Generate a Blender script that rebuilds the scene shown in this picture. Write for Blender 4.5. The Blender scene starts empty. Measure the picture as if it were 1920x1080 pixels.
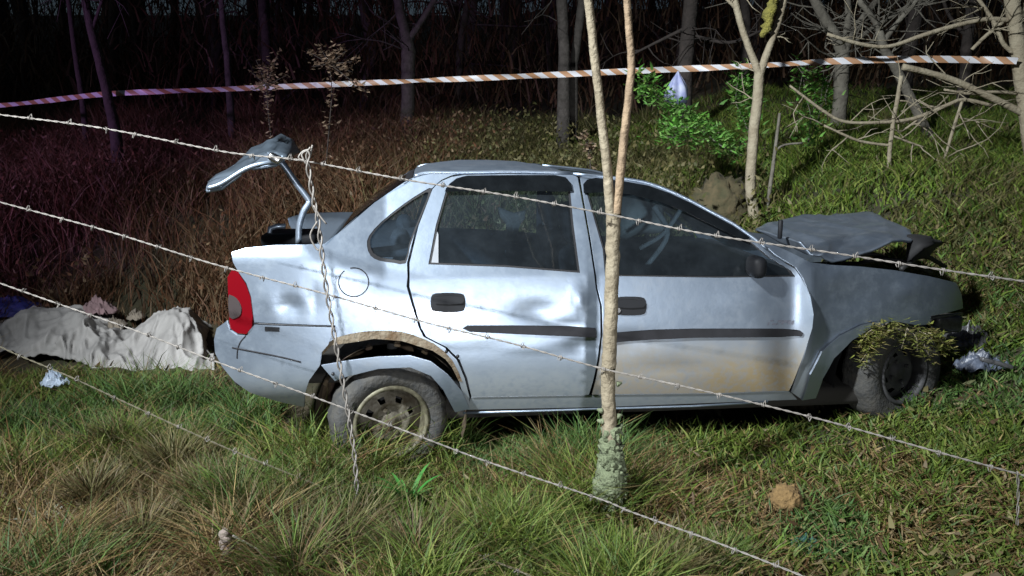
import bpy, bmesh, math, random
import numpy as np
from mathutils import Vector, Matrix, noise as mnoise
from mathutils.geometry import delaunay_2d_cdt

SC = bpy.context.scene
COL = SC.collection
R = math.radians

# ------------------------------------------------------------------ camera
CAM_Z, FOC, HOR = 1.54, 1500.0, 250.0          # eye height, focal length in photo pixels, horizon row
PITCH = math.atan((540 - HOR) / FOC)
cam_d = bpy.data.cameras.new('camera')
cam = bpy.data.objects.new('camera', cam_d)
COL.objects.link(cam)
cam.location = (0, 0, CAM_Z)
cam.rotation_euler = (math.pi / 2 - PITCH, 0, 0)
cam_d.sensor_width = 36
cam_d.lens = 36 * FOC / 1920
cam_d.clip_start, cam_d.clip_end = 0.05, 500
SC.camera = cam

# ------------------------------------------------------------------ night sky, moon, floodlight
SUN_AZ, SUN_EL = R(228), R(45)
world = bpy.data.worlds.new('World')
SC.world = world
world.use_nodes = True
nt = world.node_tree
sky = nt.nodes.new('ShaderNodeTexSky')
sky.sky_type = 'NISHITA'
sky.sun_disc = False
sky.sun_elevation = SUN_EL
sky.sun_rotation = SUN_AZ
nt.nodes['Background'].inputs['Strength'].default_value = 0.0065
nt.links.new(sky.outputs['Color'], nt.nodes['Background'].inputs['Color'])

def aim(o, p):
    o.rotation_euler = (Vector(p) - o.location).to_track_quat('-Z', 'Y').to_euler()

def spot(name, loc, target, power, color, size, blend, radius):
    d = bpy.data.lights.new(name, 'SPOT')
    d.energy, d.color, d.spot_size, d.spot_blend, d.shadow_soft_size = power, color, R(size), blend, radius
    o = bpy.data.objects.new(name, d)
    COL.objects.link(o)
    o.location = loc
    aim(o, target)
    return o

sd = bpy.data.lights.new('moon', 'SUN')
sd.energy, sd.angle, sd.color = 0.012, R(0.5), (0.9, 0.95, 1.0)
moon = bpy.data.objects.new('moon', sd)
COL.objects.link(moon)
moon.location = (-4, -4, 8)
aim(moon, (0, 0, 8 - math.sqrt(32)))
# the work light of the rescue crew, up to the left of the photographer, and a blue-red beacon far left
spot('floodlight', (-3.75, -0.3, 5.35), (0.75, 5.1, 0.6), 4000, (0.92, 0.97, 1.0), 68, 1.0, 0.2)
spot('car_headlight', (0.45, -3.6, 0.85), (0.2, 3.6, 0.5), 760, (0.95, 0.97, 1.0), 34, 1.0, 0.12)
spot('beacon_light', (-7.5, 1.5, 2.4), (-4.2, 8.2, 1.6), 650, (0.72, 0.38, 1.0), 46, 0.9, 0.15)

SC.view_settings.view_transform = 'Standard'
SC.view_settings.look = 'None'
SC.view_settings.exposure = 0.6
SC.view_settings.gamma = 1
SC.cycles.use_denoising = True
SC.cycles.max_bounces = 8
SC.cycles.transparent_max_bounces = 16
SC.cycles.caustics_reflective = False
SC.cycles.caustics_refractive = False
SC.cycles.sample_clamp_indirect = 4

# ------------------------------------------------------------------ helpers
EYE = Vector((0, 0, CAM_Z))
def ray(px, py):
    a, b = (px - 960) / FOC, (540 - py) / FOC
    return Vector((a, math.cos(PITCH) + b * math.sin(PITCH), -math.sin(PITCH) + b * math.cos(PITCH)))
def at(px, py, Y):
    d = ray(px, py)
    return EYE + d * (Y / d.y)
def pxm(Y):                                    # metres for one photo pixel at distance Y
    return Y / FOC

def relu(x, k=0.25):
    return 0.5 * (x + np.sqrt(x * x + k * k))
def sstep(a, b, x):
    t = np.clip((x - a) / (b - a), 0, 1)
    return t * t * (3 - 2 * t)
_rs = np.random.RandomState(7)
_LAT = _rs.rand(4, 64, 64)
def vnoise(x, y, s, k=0):
    x, y = np.asarray(x, float) * s, np.asarray(y, float) * s
    xi, yi = np.floor(x).astype(int), np.floor(y).astype(int)
    fx, fy = x - xi, y - yi
    fx, fy = fx * fx * (3 - 2 * fx), fy * fy * (3 - 2 * fy)
    L = _LAT[k % 4]
    g = lambda i, j: L[(xi + i) % 64, (yi + j) % 64]
    return (g(0, 0) * (1 - fx) + g(1, 0) * fx) * (1 - fy) + (g(0, 1) * (1 - fx) + g(1, 1) * fx) * fy
def gz(X, Y):                                  # height of the ground
    X, Y = np.asarray(X, float), np.asarray(Y, float)
    y0 = 5.9 - 1.1 * sstep(-2.2, -0.3, X) - 0.7 * sstep(0.8, 3.2, X)
    t = relu(Y - y0, 0.4)
    g = 0.5 * np.minimum(t, 1.6) + 0.16 * np.maximum(t - 1.6, 0)
    g = g + 0.22 * np.clip(relu(X - 1.5, 0.3), 0, 1.6) * sstep(2.0, 4.0, Y)
    g = g + 0.07 * (vnoise(X, Y, 1.1) - 0.5) * sstep(0, 1, np.abs(Y - 4.2) - 0.3) + 0.03 * (vnoise(X, Y, 3.7, 1) - 0.5)
    return g
def gzf(x, y):
    return float(gz(x, y))

def tag(o, label, cat, group=None):
    o['label'], o['category'] = label, cat
    if group:
        o['group'] = group
    return o
def empty(name, loc, label, cat, group=None, rz=0):
    o = bpy.data.objects.new(name, None)
    COL.objects.link(o)
    o.location = loc
    o.rotation_euler = (0, 0, rz)
    o.empty_display_size = 0.1
    return tag(o, label, cat, group)
def mobj(name, verts, faces, mat, parent=None, smooth=True, world=True):
    """link a mesh; with world=True verts are world coordinates and the parent's offset is taken off"""
    me = bpy.data.meshes.new(name)
    vs = [tuple(v) for v in verts]
    if parent is not None and world:
        inv = (Matrix.Translation(parent.location) @ parent.rotation_euler.to_matrix().to_4x4()).inverted()
        vs = [tuple(inv @ Vector(v)) for v in vs]
    me.from_pydata(vs, [], faces)
    me.validate()
    if smooth:
        me.shade_smooth()
    me.materials.append(mat)
    o = bpy.data.objects.new(name, me)
    COL.objects.link(o)
    if parent is not None:
        o.parent = parent
    return o
def bmobj(name, bm, mat, parent=None, smooth=True):
    me = bpy.data.meshes.new(name)
    bm.to_mesh(me)
    bm.free()
    if smooth:
        me.shade_smooth()
    me.materials.append(mat)
    o = bpy.data.objects.new(name, me)
    COL.objects.link(o)
    if parent is not None:
        o.parent = parent
    return o

def tube(pts, radii, n=8, out=None, cap=True):
    V, F = out if out is not None else ([], [])
    pts = [Vector(p) for p in pts]
    if not hasattr(radii, '__len__'):
        radii = [radii] * len(pts)
    base = len(V)
    t0 = (pts[1] - pts[0]).normalized()
    ref = Vector((0, 0, 1)) if abs(t0.z) < 0.9 else Vector((1, 0, 0))
    a = t0.cross(ref).normalized()
    for i, p in enumerate(pts):
        t = (pts[min(i + 1, len(pts) - 1)] - pts[max(i - 1, 0)]).normalized()
        a = (a - t * a.dot(t)).normalized()
        b = t.cross(a)
        for k in range(n):
            an = 2 * math.pi * k / n
            V.append(p + (a * math.cos(an) + b * math.sin(an)) * radii[i])
    for i in range(len(pts) - 1):
        for k in range(n):
            q = base + i * n
            F.append((q + k, q + (k + 1) % n, q + n + (k + 1) % n, q + n + k))
    if cap:
        F.append(tuple(base + k for k in reversed(range(n))))
        e = base + (len(pts) - 1) * n
        F.append(tuple(e + k for k in range(n)))
    return V, F
def spline(pts, m=6):
    """Catmull-Rom through tuples of any length"""
    P = [np.array(p, float) for p in pts]
    P = [2 * P[0] - P[1]] + P + [2 * P[-1] - P[-2]]
    out = []
    for i in range(1, len(P) - 2):
        for j in range(m):
            t = j / m
            a, b, c, d = P[i - 1], P[i], P[i + 1], P[i + 2]
            out.append(0.5 * (2 * b + (c - a) * t + (2 * a - 5 * b + 4 * c - d) * t * t + (3 * b - a - 3 * c + d) * t ** 3))
    out.append(P[-2])
    return out
def rbox(bm, c, s, bev=0.02, seg=2, rot=None):
    r = bmesh.ops.create_cube(bm, size=1)
    vs = r['verts']
    M = Matrix.Translation(c) @ (rot.to_4x4() if rot else Matrix()) @ Matrix.Diagonal((*s, 1))
    bmesh.ops.transform(bm, matrix=M, verts=vs)
    es = {e for v in vs for e in v.link_edges}
    if bev:
        bmesh.ops.bevel(bm, geom=list(es), offset=bev, segments=seg, affect='EDGES', profile=0.5)

# ------------------------------------------------------------------ materials
def mat(name, col, rough=0.6, metal=0.0, spec=0.5, bump=0.0, bscale=30, var=0.0, vscale=8, col2=None, coat=0.0):
    m = bpy.data.materials.new(name)
    m.use_nodes = True
    t = m.node_tree
    b = t.nodes['Principled BSDF']
    b.inputs['Roughness'].default_value = rough
    b.inputs['Metallic'].default_value = metal
    b.inputs['Specular IOR Level'].default_value = spec
    b.inputs['Coat Weight'].default_value = coat
    b.inputs['Coat Roughness'].default_value = 0.12
    b.inputs['Base Color'].default_value = (*col, 1)
    tc = t.nodes.new('ShaderNodeTexCoord')
    if var or col2:
        n = t.nodes.new('ShaderNodeTexNoise')
        n.inputs['Scale'].default_value = vscale
        n.inputs['Detail'].default_value = 6
        n.inputs['Roughness'].default_value = 0.65
        t.links.new(tc.outputs['Object'], n.inputs['Vector'])
        rp = t.nodes.new('ShaderNodeValToRGB')
        rp.color_ramp.elements[0].position, rp.color_ramp.elements[1].position = 0.33, 0.68
        c2 = col2 if col2 else tuple(c * (1 - var) for c in col)
        rp.color_ramp.elements[0].color = (*c2, 1)
        rp.color_ramp.elements[1].color = (*col, 1)
        t.links.new(n.outputs['Fac'], rp.inputs['Fac'])
        t.links.new(rp.outputs['Color'], b.inputs['Base Color'])
    if bump:
        n2 = t.nodes.new('ShaderNodeTexNoise')
        n2.inputs['Scale'].default_value = bscale
        n2.inputs['Detail'].default_value = 5
        t.links.new(tc.outputs['Object'], n2.inputs['Vector'])
        bp = t.nodes.new('ShaderNodeBump')
        bp.inputs['Strength'].default_value = bump
        bp.inputs['Distance'].default_value = 0.02
        t.links.new(n2.outputs['Fac'], bp.inputs['Height'])
        t.links.new(bp.outputs['Normal'], b.inputs['Normal'])
    return m

def paint_mat(name, mud_z, mud_amt, blotch=None, film=False):
    """silver car paint with road dirt that thins out upwards; blotch = (u, z, ru, rz) of a dried mud stain"""
    m = mat(name, (0.315, 0.38, 0.47), 0.42, 0.85, 0.5, coat=0.25)
    t = m.node_tree
    b = t.nodes['Principled BSDF']
    tc = t.nodes.new('ShaderNodeTexCoord')
    n = t.nodes.new('ShaderNodeTexNoise')
    n.inputs['Scale'].default_value = 5
    n.inputs['Detail'].default_value = 8
    n.inputs['Roughness'].default_value = 0.7
    t.links.new(tc.outputs['Object'], n.inputs['Vector'])
    sx = t.nodes.new('ShaderNodeSeparateXYZ')
    t.links.new(tc.outputs['Object'], sx.inputs['Vector'])
    def mth(op, a, b_):
        k = t.nodes.new('ShaderNodeMath')
        k.operation = op
        for i, v in enumerate((a, b_)):
            if isinstance(v, (int, float)):
                k.inputs[i].default_value = v
            else:
                t.links.new(v, k.inputs[i])
        return k.outputs[0]
    def rng(v, a, b_):
        k = t.nodes.new('ShaderNodeMapRange')
        k.inputs['From Min'].default_value, k.inputs['From Max'].default_value = a, b_
        k.interpolation_type = 'SMOOTHSTEP'
        t.links.new(v, k.inputs['Value'])
        return k.outputs['Result']
    zz = mth('ADD', sx.outputs['Z'], mth('MULTIPLY', mth('SUBTRACT', n.outputs['Fac'], 0.5), 0.30))
    f = mth('MULTIPLY', rng(zz, mud_z, mud_z - 0.25), mud_amt)
    if blotch:
        u, z, ru, rz = blotch
        du = mth('DIVIDE', mth('SUBTRACT', sx.outputs['X'], u), ru)
        dz = mth('DIVIDE', mth('SUBTRACT', sx.outputs['Z'], z), rz)
        r2 = mth('ADD', mth('MULTIPLY', du, du), mth('MULTIPLY', dz, dz))
        r2 = mth('ADD', r2, mth('MULTIPLY', mth('SUBTRACT', n.outputs['Fac'], 0.5), 1.6))
        f = mth('MAXIMUM', f, mth('MULTIPLY', rng(r2, 1.5, 0.1), 0.95))
    n3 = t.nodes.new('ShaderNodeTexNoise')
    n3.inputs['Scale'].default_value = 40
    n3.inputs['Detail'].default_value = 6
    t.links.new(tc.outputs['Object'], n3.inputs['Vector'])
    f2 = mth('MULTIPLY', f, mth('ADD', mth('MULTIPLY', rng(n3.outputs['Fac'], 0.25, 0.6), 0.4), 0.6))
    mx = t.nodes.new('ShaderNodeMix')
    mx.data_type = 'RGBA'
    n4 = t.nodes.new('ShaderNodeTexNoise')             # dust and fine wear all over
    n4.inputs['Scale'].default_value = 14
    n4.inputs['Detail'].default_value = 10
    n4.inputs['Roughness'].default_value = 0.75
    t.links.new(tc.outputs['Object'], n4.inputs['Vector'])
    dust = mth('MULTIPLY', rng(n4.outputs['Fac'], 0.42, 0.75), 0.16)
    f2 = mth('MAXIMUM', f2, dust)
    bp = t.nodes.new('ShaderNodeBump')
    bp.inputs['Strength'].default_value = 0.13
    bp.inputs['Distance'].default_value = 0.012
    t.links.new(n.outputs['Fac'], bp.inputs['Height'])
    t.links.new(bp.outputs['Normal'], b.inputs['Normal'])
    mx.inputs['A'].default_value = (0.315, 0.38, 0.47, 1)
    mx.inputs['B'].default_value = (0.27, 0.20, 0.09, 1)
    t.links.new(f2, mx.inputs['Factor'])
    if film:
        mx.inputs['B'].default_value = (0.25, 0.19, 0.095, 1) if blotch else (0.26, 0.25, 0.18, 1)
    t.links.new(mx.outputs['Result'], b.inputs['Base Color'])
    for inp, a, c in (('Metallic', 0.85, 0.0), ('Roughness', 0.42, 0.8), ('Coat Weight', 0.25, 0.0)):
        k = t.nodes.new('ShaderNodeMapRange')
        k.inputs['To Min'].default_value, k.inputs['To Max'].default_value = a, c
        t.links.new(f2, k.inputs['Value'])
        t.links.new(k.outputs['Result'], b.inputs[inp])
    return m

def glass_mat(name, tint, dust, rough=0.03):
    m = bpy.data.materials.new(name)
    m.use_nodes = True
    t = m.node_tree
    t.nodes.remove(t.nodes['Principled BSDF'])
    out = t.nodes['Material Output']
    tr = t.nodes.new('ShaderNodeBsdfTransparent')
    tr.inputs['Color'].default_value = (*tint, 1)
    gl = t.nodes.new('ShaderNodeBsdfGlossy')
    gl.inputs['Roughness'].default_value = rough
    df = t.nodes.new('ShaderNodeBsdfDiffuse')
    df.inputs['Color'].default_value = (0.35, 0.42, 0.48, 1)
    fr = t.nodes.new('ShaderNodeFresnel')
    fr.inputs['IOR'].default_value = 1.5
    tc = t.nodes.new('ShaderNodeTexCoord')
    n = t.nodes.new('ShaderNodeTexNoise')
    n.inputs['Scale'].default_value = 9
    n.inputs['Detail'].default_value = 8
    n.inputs['Roughness'].default_value = 0.7
    t.links.new(tc.outputs['Object'], n.inputs['Vector'])
    mr = t.nodes.new('ShaderNodeMapRange')
    mr.inputs['From Min'].default_value, mr.inputs['From Max'].default_value = 0.4, 0.75
    mr.inputs['To Min'].default_value, mr.inputs['To Max'].default_value = dust * 0.65, dust * 1.35
    t.links.new(n.outputs['Fac'], mr.inputs['Value'])
    m1 = t.nodes.new('ShaderNodeMixShader')
    m2 = t.nodes.new('ShaderNodeMixShader')
    t.links.new(mr.outputs['Result'], m1.inputs['Fac'])
    t.links.new(tr.outputs[0], m1.inputs[1])
    t.links.new(df.outputs[0], m1.inputs[2])
    t.links.new(fr.outputs[0], m2.inputs['Fac'])
    t.links.new(m1.outputs[0], m2.inputs[1])
    t.links.new(gl.outputs[0], m2.inputs[2])
    t.links.new(m2.outputs[0], out.inputs['Surface'])
    return m

def leaf_mat(name, rough=0.6, trans=0.25):
    m = bpy.data.materials.new(name)
    m.use_nodes = True
    t = m.node_tree
    b = t.nodes['Principled BSDF']
    b.inputs['Roughness'].default_value = rough
    b.inputs['Specular IOR Level'].default_value = 0.3
    a = t.nodes.new('ShaderNodeAttribute')
    a.attribute_name = 'tint'
    t.links.new(a.outputs['Color'], b.inputs['Base Color'])
    tl = t.nodes.new('ShaderNodeBsdfTranslucent')
    t.links.new(a.outputs['Color'], tl.inputs['Color'])
    mx = t.nodes.new('ShaderNodeMixShader')
    mx.inputs['Fac'].default_value = trans
    t.links.new(b.outputs[0], mx.inputs[1])
    t.links.new(tl.outputs[0], mx.inputs[2])
    t.links.new(mx.outputs[0], t.nodes['Material Output'].inputs['Surface'])
    return m

M = {}
M['paint'] = paint_mat('silver_paint', 0.62, 0.42, film=True)
M['paint_front_door'] = paint_mat('silver_paint_muddy', 0.70, 0.72, (1.72, 0.34, 0.42, 0.2), film=True)
M['paint_roof'] = paint_mat('silver_paint_clean', -1, 0)
M['glass'] = glass_mat('window_glass', (0.72, 0.79, 0.84), 0.028)
M['glass_front'] = glass_mat('windscreen_glass', (0.6, 0.7, 0.68), 0.05, 0.1)
M['guard'] = glass_mat('smoked_plastic', (0.10, 0.10, 0.13), 0.02, 0.15)
M['seal'] = mat('black_rubber', (0.012, 0.012, 0.014), 0.5)
M['plastic'] = mat('black_plastic', (0.012, 0.013, 0.016), 0.6, spec=0.3, var=0.3)
M['strip'] = mat('dusty_moulding', (0.022, 0.022, 0.026), 0.7, spec=0.3, var=0.4, vscale=14)
M['dark'] = mat('dark_void', (0.01, 0.01, 0.011), 0.8)
M['seat'] = mat('seat_cloth', (0.05, 0.055, 0.065), 0.9, var=0.4, vscale=40)
M['trim_in'] = mat('interior_trim', (0.38, 0.42, 0.42), 0.8, var=0.3)
M['fabric_pale'] = mat('airbag_cloth', (0.50, 0.55, 0.52), 0.9, var=0.3)
M['tyre'] = mat('tyre_rubber', (0.032, 0.034, 0.036), 0.8, bump=0.4, bscale=60, var=0.3, vscale=20, col2=(0.062, 0.058, 0.05))
M['rim'] = mat('muddy_steel_rim', (0.16, 0.15, 0.12), 0.6, 0.3, bump=0.3, bscale=50, vscale=16, col2=(0.05, 0.035, 0.018))
M['rim_edge'] = mat('muddy_rim_lip', (0.19, 0.18, 0.12), 0.6, 0.2, vscale=22, col2=(0.05, 0.042, 0.025))
M['rim_dark'] = mat('dark_steel_rim', (0.075, 0.075, 0.078), 0.6, 0.3, var=0.4, vscale=20)
M['rust'] = mat('rusty_flange', (0.25, 0.22, 0.165), 0.85, bump=0.5, bscale=60, vscale=10, col2=(0.09, 0.05, 0.02))
M['well'] = mat('rusty_wheel_well', (0.10, 0.075, 0.04), 0.9, bump=0.5, bscale=30, vscale=10, col2=(0.03, 0.015, 0.012))
M['under'] = mat('underbody', (0.02, 0.018, 0.015), 0.9)
M['engine'] = mat('engine_metal', (0.05, 0.05, 0.05), 0.6, 0.5, var=0.5, vscale=20)
M['lens_red'] = mat('red_lens', (0.15, 0.003, 0.007), 0.1, 0, 0.6, coat=0.5)
M['lens_clear'] = mat('clear_lens', (0.055, 0.045, 0.045), 0.3, 0, 0.4, coat=0.5)
M['lamp_broken'] = mat('broken_lamp', (0.18, 0.18, 0.19), 0.3, 0.3, var=0.7, vscale=30)
M['chrome'] = mat('bright_steel', (0.6, 0.6, 0.6), 0.25, 1.0)
M['hood'] = paint_mat('silver_hood_paint', 0.2, 0.1)
M['lid_shaded'] = mat('shaded_lid_skin', (0.15, 0.19, 0.235), 0.35, 0.5, var=0.6, vscale=9)  # unlit outer skin of the boot lid, its shade put into the colour
M['under_skin'] = mat('grey_primer', (0.30, 0.32, 0.35), 0.5, 0.2, var=0.25)
M['wire'] = mat('galvanised_wire', (0.29, 0.265, 0.24), 0.6, 0.2, var=0.45, vscale=25)
M['wire_rusty'] = mat('rusty_wire', (0.17, 0.15, 0.10), 0.8, 0.1, var=0.45, vscale=25)
M['bark_pale'] = mat('pale_bark', (0.34, 0.30, 0.215), 0.85, bump=0.6, bscale=40, vscale=9, col2=(0.23, 0.19, 0.13))
M['bark_front'] = mat('dull_bark', (0.28, 0.24, 0.17), 0.85, bump=0.8, bscale=35, vscale=16, col2=(0.16, 0.13, 0.085))
M['bark_tan'] = mat('tan_bark', (0.28, 0.20, 0.125), 0.85, bump=0.8, bscale=35, vscale=16, col2=(0.17, 0.12, 0.075))
M['bark_grey'] = mat('grey_bark', (0.20, 0.185, 0.15), 0.9, bump=0.7, bscale=30, vscale=7, col2=(0.09, 0.08, 0.065))
M['bark_dim'] = mat('lichen_dark_bark', (0.10, 0.09, 0.08), 0.9, bump=0.7, bscale=30, vscale=12, col2=(0.04, 0.035, 0.03))
M['bark_dark'] = mat('dark_bark', (0.07, 0.056, 0.05), 0.9, bump=0.7, bscale=30, vscale=7, col2=(0.03, 0.025, 0.022))
M['moss'] = mat('grey_green_lichen', (0.19, 0.22, 0.13), 0.95, bump=1.0, bscale=70, vscale=22, col2=(0.09, 0.11, 0.06))
M['moss_y'] = mat('yellow_moss', (0.30, 0.27, 0.06), 0.95, bump=1.0, bscale=60, vscale=20, col2=(0.14, 0.13, 0.03))
M['leaf'] = leaf_mat('leaf')
M['grass'] = leaf_mat('grass_blades')
M['tarp'] = mat('weathered_tarp', (0.41, 0.395, 0.38), 0.7, bump=0.2, bscale=22, vscale=4, col2=(0.29, 0.28, 0.27))
M['blue'] = mat('blue_sheet', (0.045, 0.05, 0.26), 0.6, var=0.4, bump=0.3)
M['pink'] = mat('pink_cloth', (0.36, 0.24, 0.25), 0.9, var=0.4, vscale=10, bump=0.4)
M['beige'] = mat('beige_cloth', (0.34, 0.29, 0.23), 0.9, var=0.5, vscale=10, bump=0.4)
M['scrap'] = mat('pale_blue_plastic', (0.42, 0.50, 0.62), 0.4, var=0.3)
M['scrap_dim'] = mat('grey_blue_plastic', (0.13, 0.155, 0.21), 0.4, vscale=14, col2=(0.04, 0.045, 0.06))
M['bag'] = mat('blue_white_bag', (0.42, 0.46, 0.58), 0.5, vscale=12, col2=(0.2, 0.23, 0.45))
M['clod'] = mat('tan_clod', (0.22, 0.14, 0.055), 0.95, bump=0.9, bscale=40, vscale=18, col2=(0.13, 0.08, 0.03))
M['teal'] = mat('teal_plastic', (0.03, 0.10, 0.085), 0.5, var=0.4)
M['soil'] = mat('brown_earth', (0.105, 0.08, 0.042), 0.95, bump=1.0, bscale=14, vscale=14, col2=(0.05, 0.05, 0.024))
M['wood'] = mat('grey_weathered_wood', (0.28, 0.24, 0.21), 0.9, bump=0.8, bscale=40, vscale=14, col2=(0.10, 0.06, 0.05))

def tape_mat():
    m = mat('striped_tape', (0.7, 0.7, 0.7), 0.4)
    t = m.node_tree
    uv = t.nodes.new('ShaderNodeAttribute')
    uv.attribute_name = 'along'
    fr = t.nodes.new('ShaderNodeMath')
    fr.operation = 'FRACT'
    t.links.new(uv.outputs['Fac'], fr.inputs[0])
    rp = t.nodes.new('ShaderNodeValToRGB')
    rp.color_ramp.interpolation = 'CONSTANT'
    rp.color_ramp.elements[0].color = (0.55, 0.55, 0.58, 1)
    rp.color_ramp.elements[1].color = (0.36, 0.20, 0.11, 1)
    rp.color_ramp.elements[1].position = 0.5
    t.links.new(fr.outputs[0], rp.inputs['Fac'])
    t.links.new(rp.outputs['Color'], t.nodes['Principled BSDF'].inputs['Base Color'])
    return m
M['tape'] = tape_mat()

def ground_mat():
    m = mat('grassy_soil', (0.035, 0.04, 0.018), 0.95, bump=0.8, bscale=14, vscale=2.2, col2=(0.055, 0.036, 0.02))
    return m
M['ground'] = ground_mat()

# ------------------------------------------------------------------ ground
def build_ground():
    xs = np.concatenate([np.linspace(-60, -8, 20)[:-1], np.linspace(-8, 9, 140), np.linspace(9, 60, 20)[1:]])
    ys = np.concatenate([np.linspace(-30, 0, 10)[:-1], np.linspace(0, 13, 110), np.linspace(13, 90, 30)[1:]])
    X, Y = np.meshgrid(xs, ys)
    Z = gz(X, Y)
    nx, ny = len(xs), len(ys)
    V = np.stack([X.ravel(), Y.ravel(), Z.ravel()], 1).tolist()
    F = [(j * nx + i, j * nx + i + 1, (j + 1) * nx + i + 1, (j + 1) * nx + i) for j in range(ny - 1) for i in range(nx - 1)]
    o = mobj('ground', V, F, M['ground'])
    o['kind'] = 'structure'
build_ground()

# ------------------------------------------------------------------ the car
YAW = R(6)
CO = Vector((-0.56, 3.45, 0.0))                # foot of the near side above the rear axle
CH = Vector((math.cos(YAW), math.sin(YAW), 0))
CN = Vector((math.sin(YAW), -math.cos(YAW), 0))
WID = 1.58
car = empty('crashed_car', CO, 'wrecked silver four door sedan with open boot lid and buckled bonnet', 'car', rz=YAW)
def vside(u, z):
    """outward offset of the near body side (<= 0 is inwards) at length u and height z"""
    rear = min(1.0, max(0.0, -u / 0.35))
    bulge = -0.04 + 0.02 * rear                # the flank is flatter beside the boot
    zb = 0.92 + 0.10 * rear
    if z < 0.55:
        v = -0.10 * ((0.55 - z) / 0.35) ** 2
    elif z < zb:
        v = bulge * ((z - 0.55) / (zb - 0.55)) ** 2
    else:
        v = bulge - (z - zb) * 0.52
    if u < -0.2:
        v -= 0.08 * ((-0.2 - u) / 0.65) ** 2.4
    if u > 1.98:
        k = min(1, (u - 1.98) / 0.1)
        v -= (u - 1.98) * 0.25 + 0.012 * k
        if u > 2.55:
            v -= 0.45 * (u - 2.55) ** 2
    return v
def vstraight(u, z):
    return vside(min(u, 1.97), z)
def cpt(px, py, vf=vside):
    """photo pixel -> (u, z, v) on the car's side surface (or on the plane v = const)"""
    d = ray(px, py)
    dn, en = d.dot(CN), (EYE - CO).dot(CN)
    v = vf if not callable(vf) else -0.02
    for _ in range(40):
        t = (v - en) / dn
        p = EYE + d * t - CO
        u, z = p.dot(CH), p.z
        if not callable(vf):
            break
        v += 0.6 * (vf(u, max(z, 0.05)) - v)
    return u, z, v
def loc(px, py, v):                            # car-local xyz on plane v
    u, z, v = cpt(px, py, v)
    return Vector((u, -v, z))
def resample(P, step):
    out = []
    for i in range(len(P)):
        a, b = P[i], P[(i + 1) % len(P)]
        n = max(1, int(math.dist(a, b) / step))
        out += [(a[0] + (b[0] - a[0]) * k / n, a[1] + (b[1] - a[1]) * k / n) for k in range(n)]
    return out
def inpoly(pts, poly):
    x, y = pts[:, 0], pts[:, 1]
    r = np.zeros(len(pts), bool)
    for i in range(len(poly)):
        (x1, y1), (x2, y2) = poly[i], poly[i - 1]
        c = ((y1 > y) != (y2 > y)) & (x < (x2 - x1) * (y - y1) / (y2 - y1 + 1e-12) + x1)
        r ^= c
    return r
def edge_dist(pts, poly):
    d = np.full(len(pts), 9.0)
    for i in range(len(poly)):
        a, b = np.array(poly[i - 1]), np.array(poly[i])
        ab = b - a
        t = np.clip(((pts - a) @ ab) / (ab @ ab + 1e-12), 0, 1)
        d = np.minimum(d, np.linalg.norm(pts - a - t[:, None] * ab, axis=1))
    return d
def sm(P, m=3):
    """smooth closed polygon in pixels"""
    Q = [np.array(p, float) for p in P]
    n = len(Q)
    out = []
    for i in range(n):
        a, b, c, d = Q[i - 1], Q[i], Q[(i + 1) % n], Q[(i + 2) % n]
        for j in range(m):
            t = j / m
            out.append(tuple(0.5 * (2 * b + (c - a) * t + (2 * a - 5 * b + 4 * c - d) * t * t + (3 * b - a - 3 * c + d) * t ** 3)))
    return out
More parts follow.
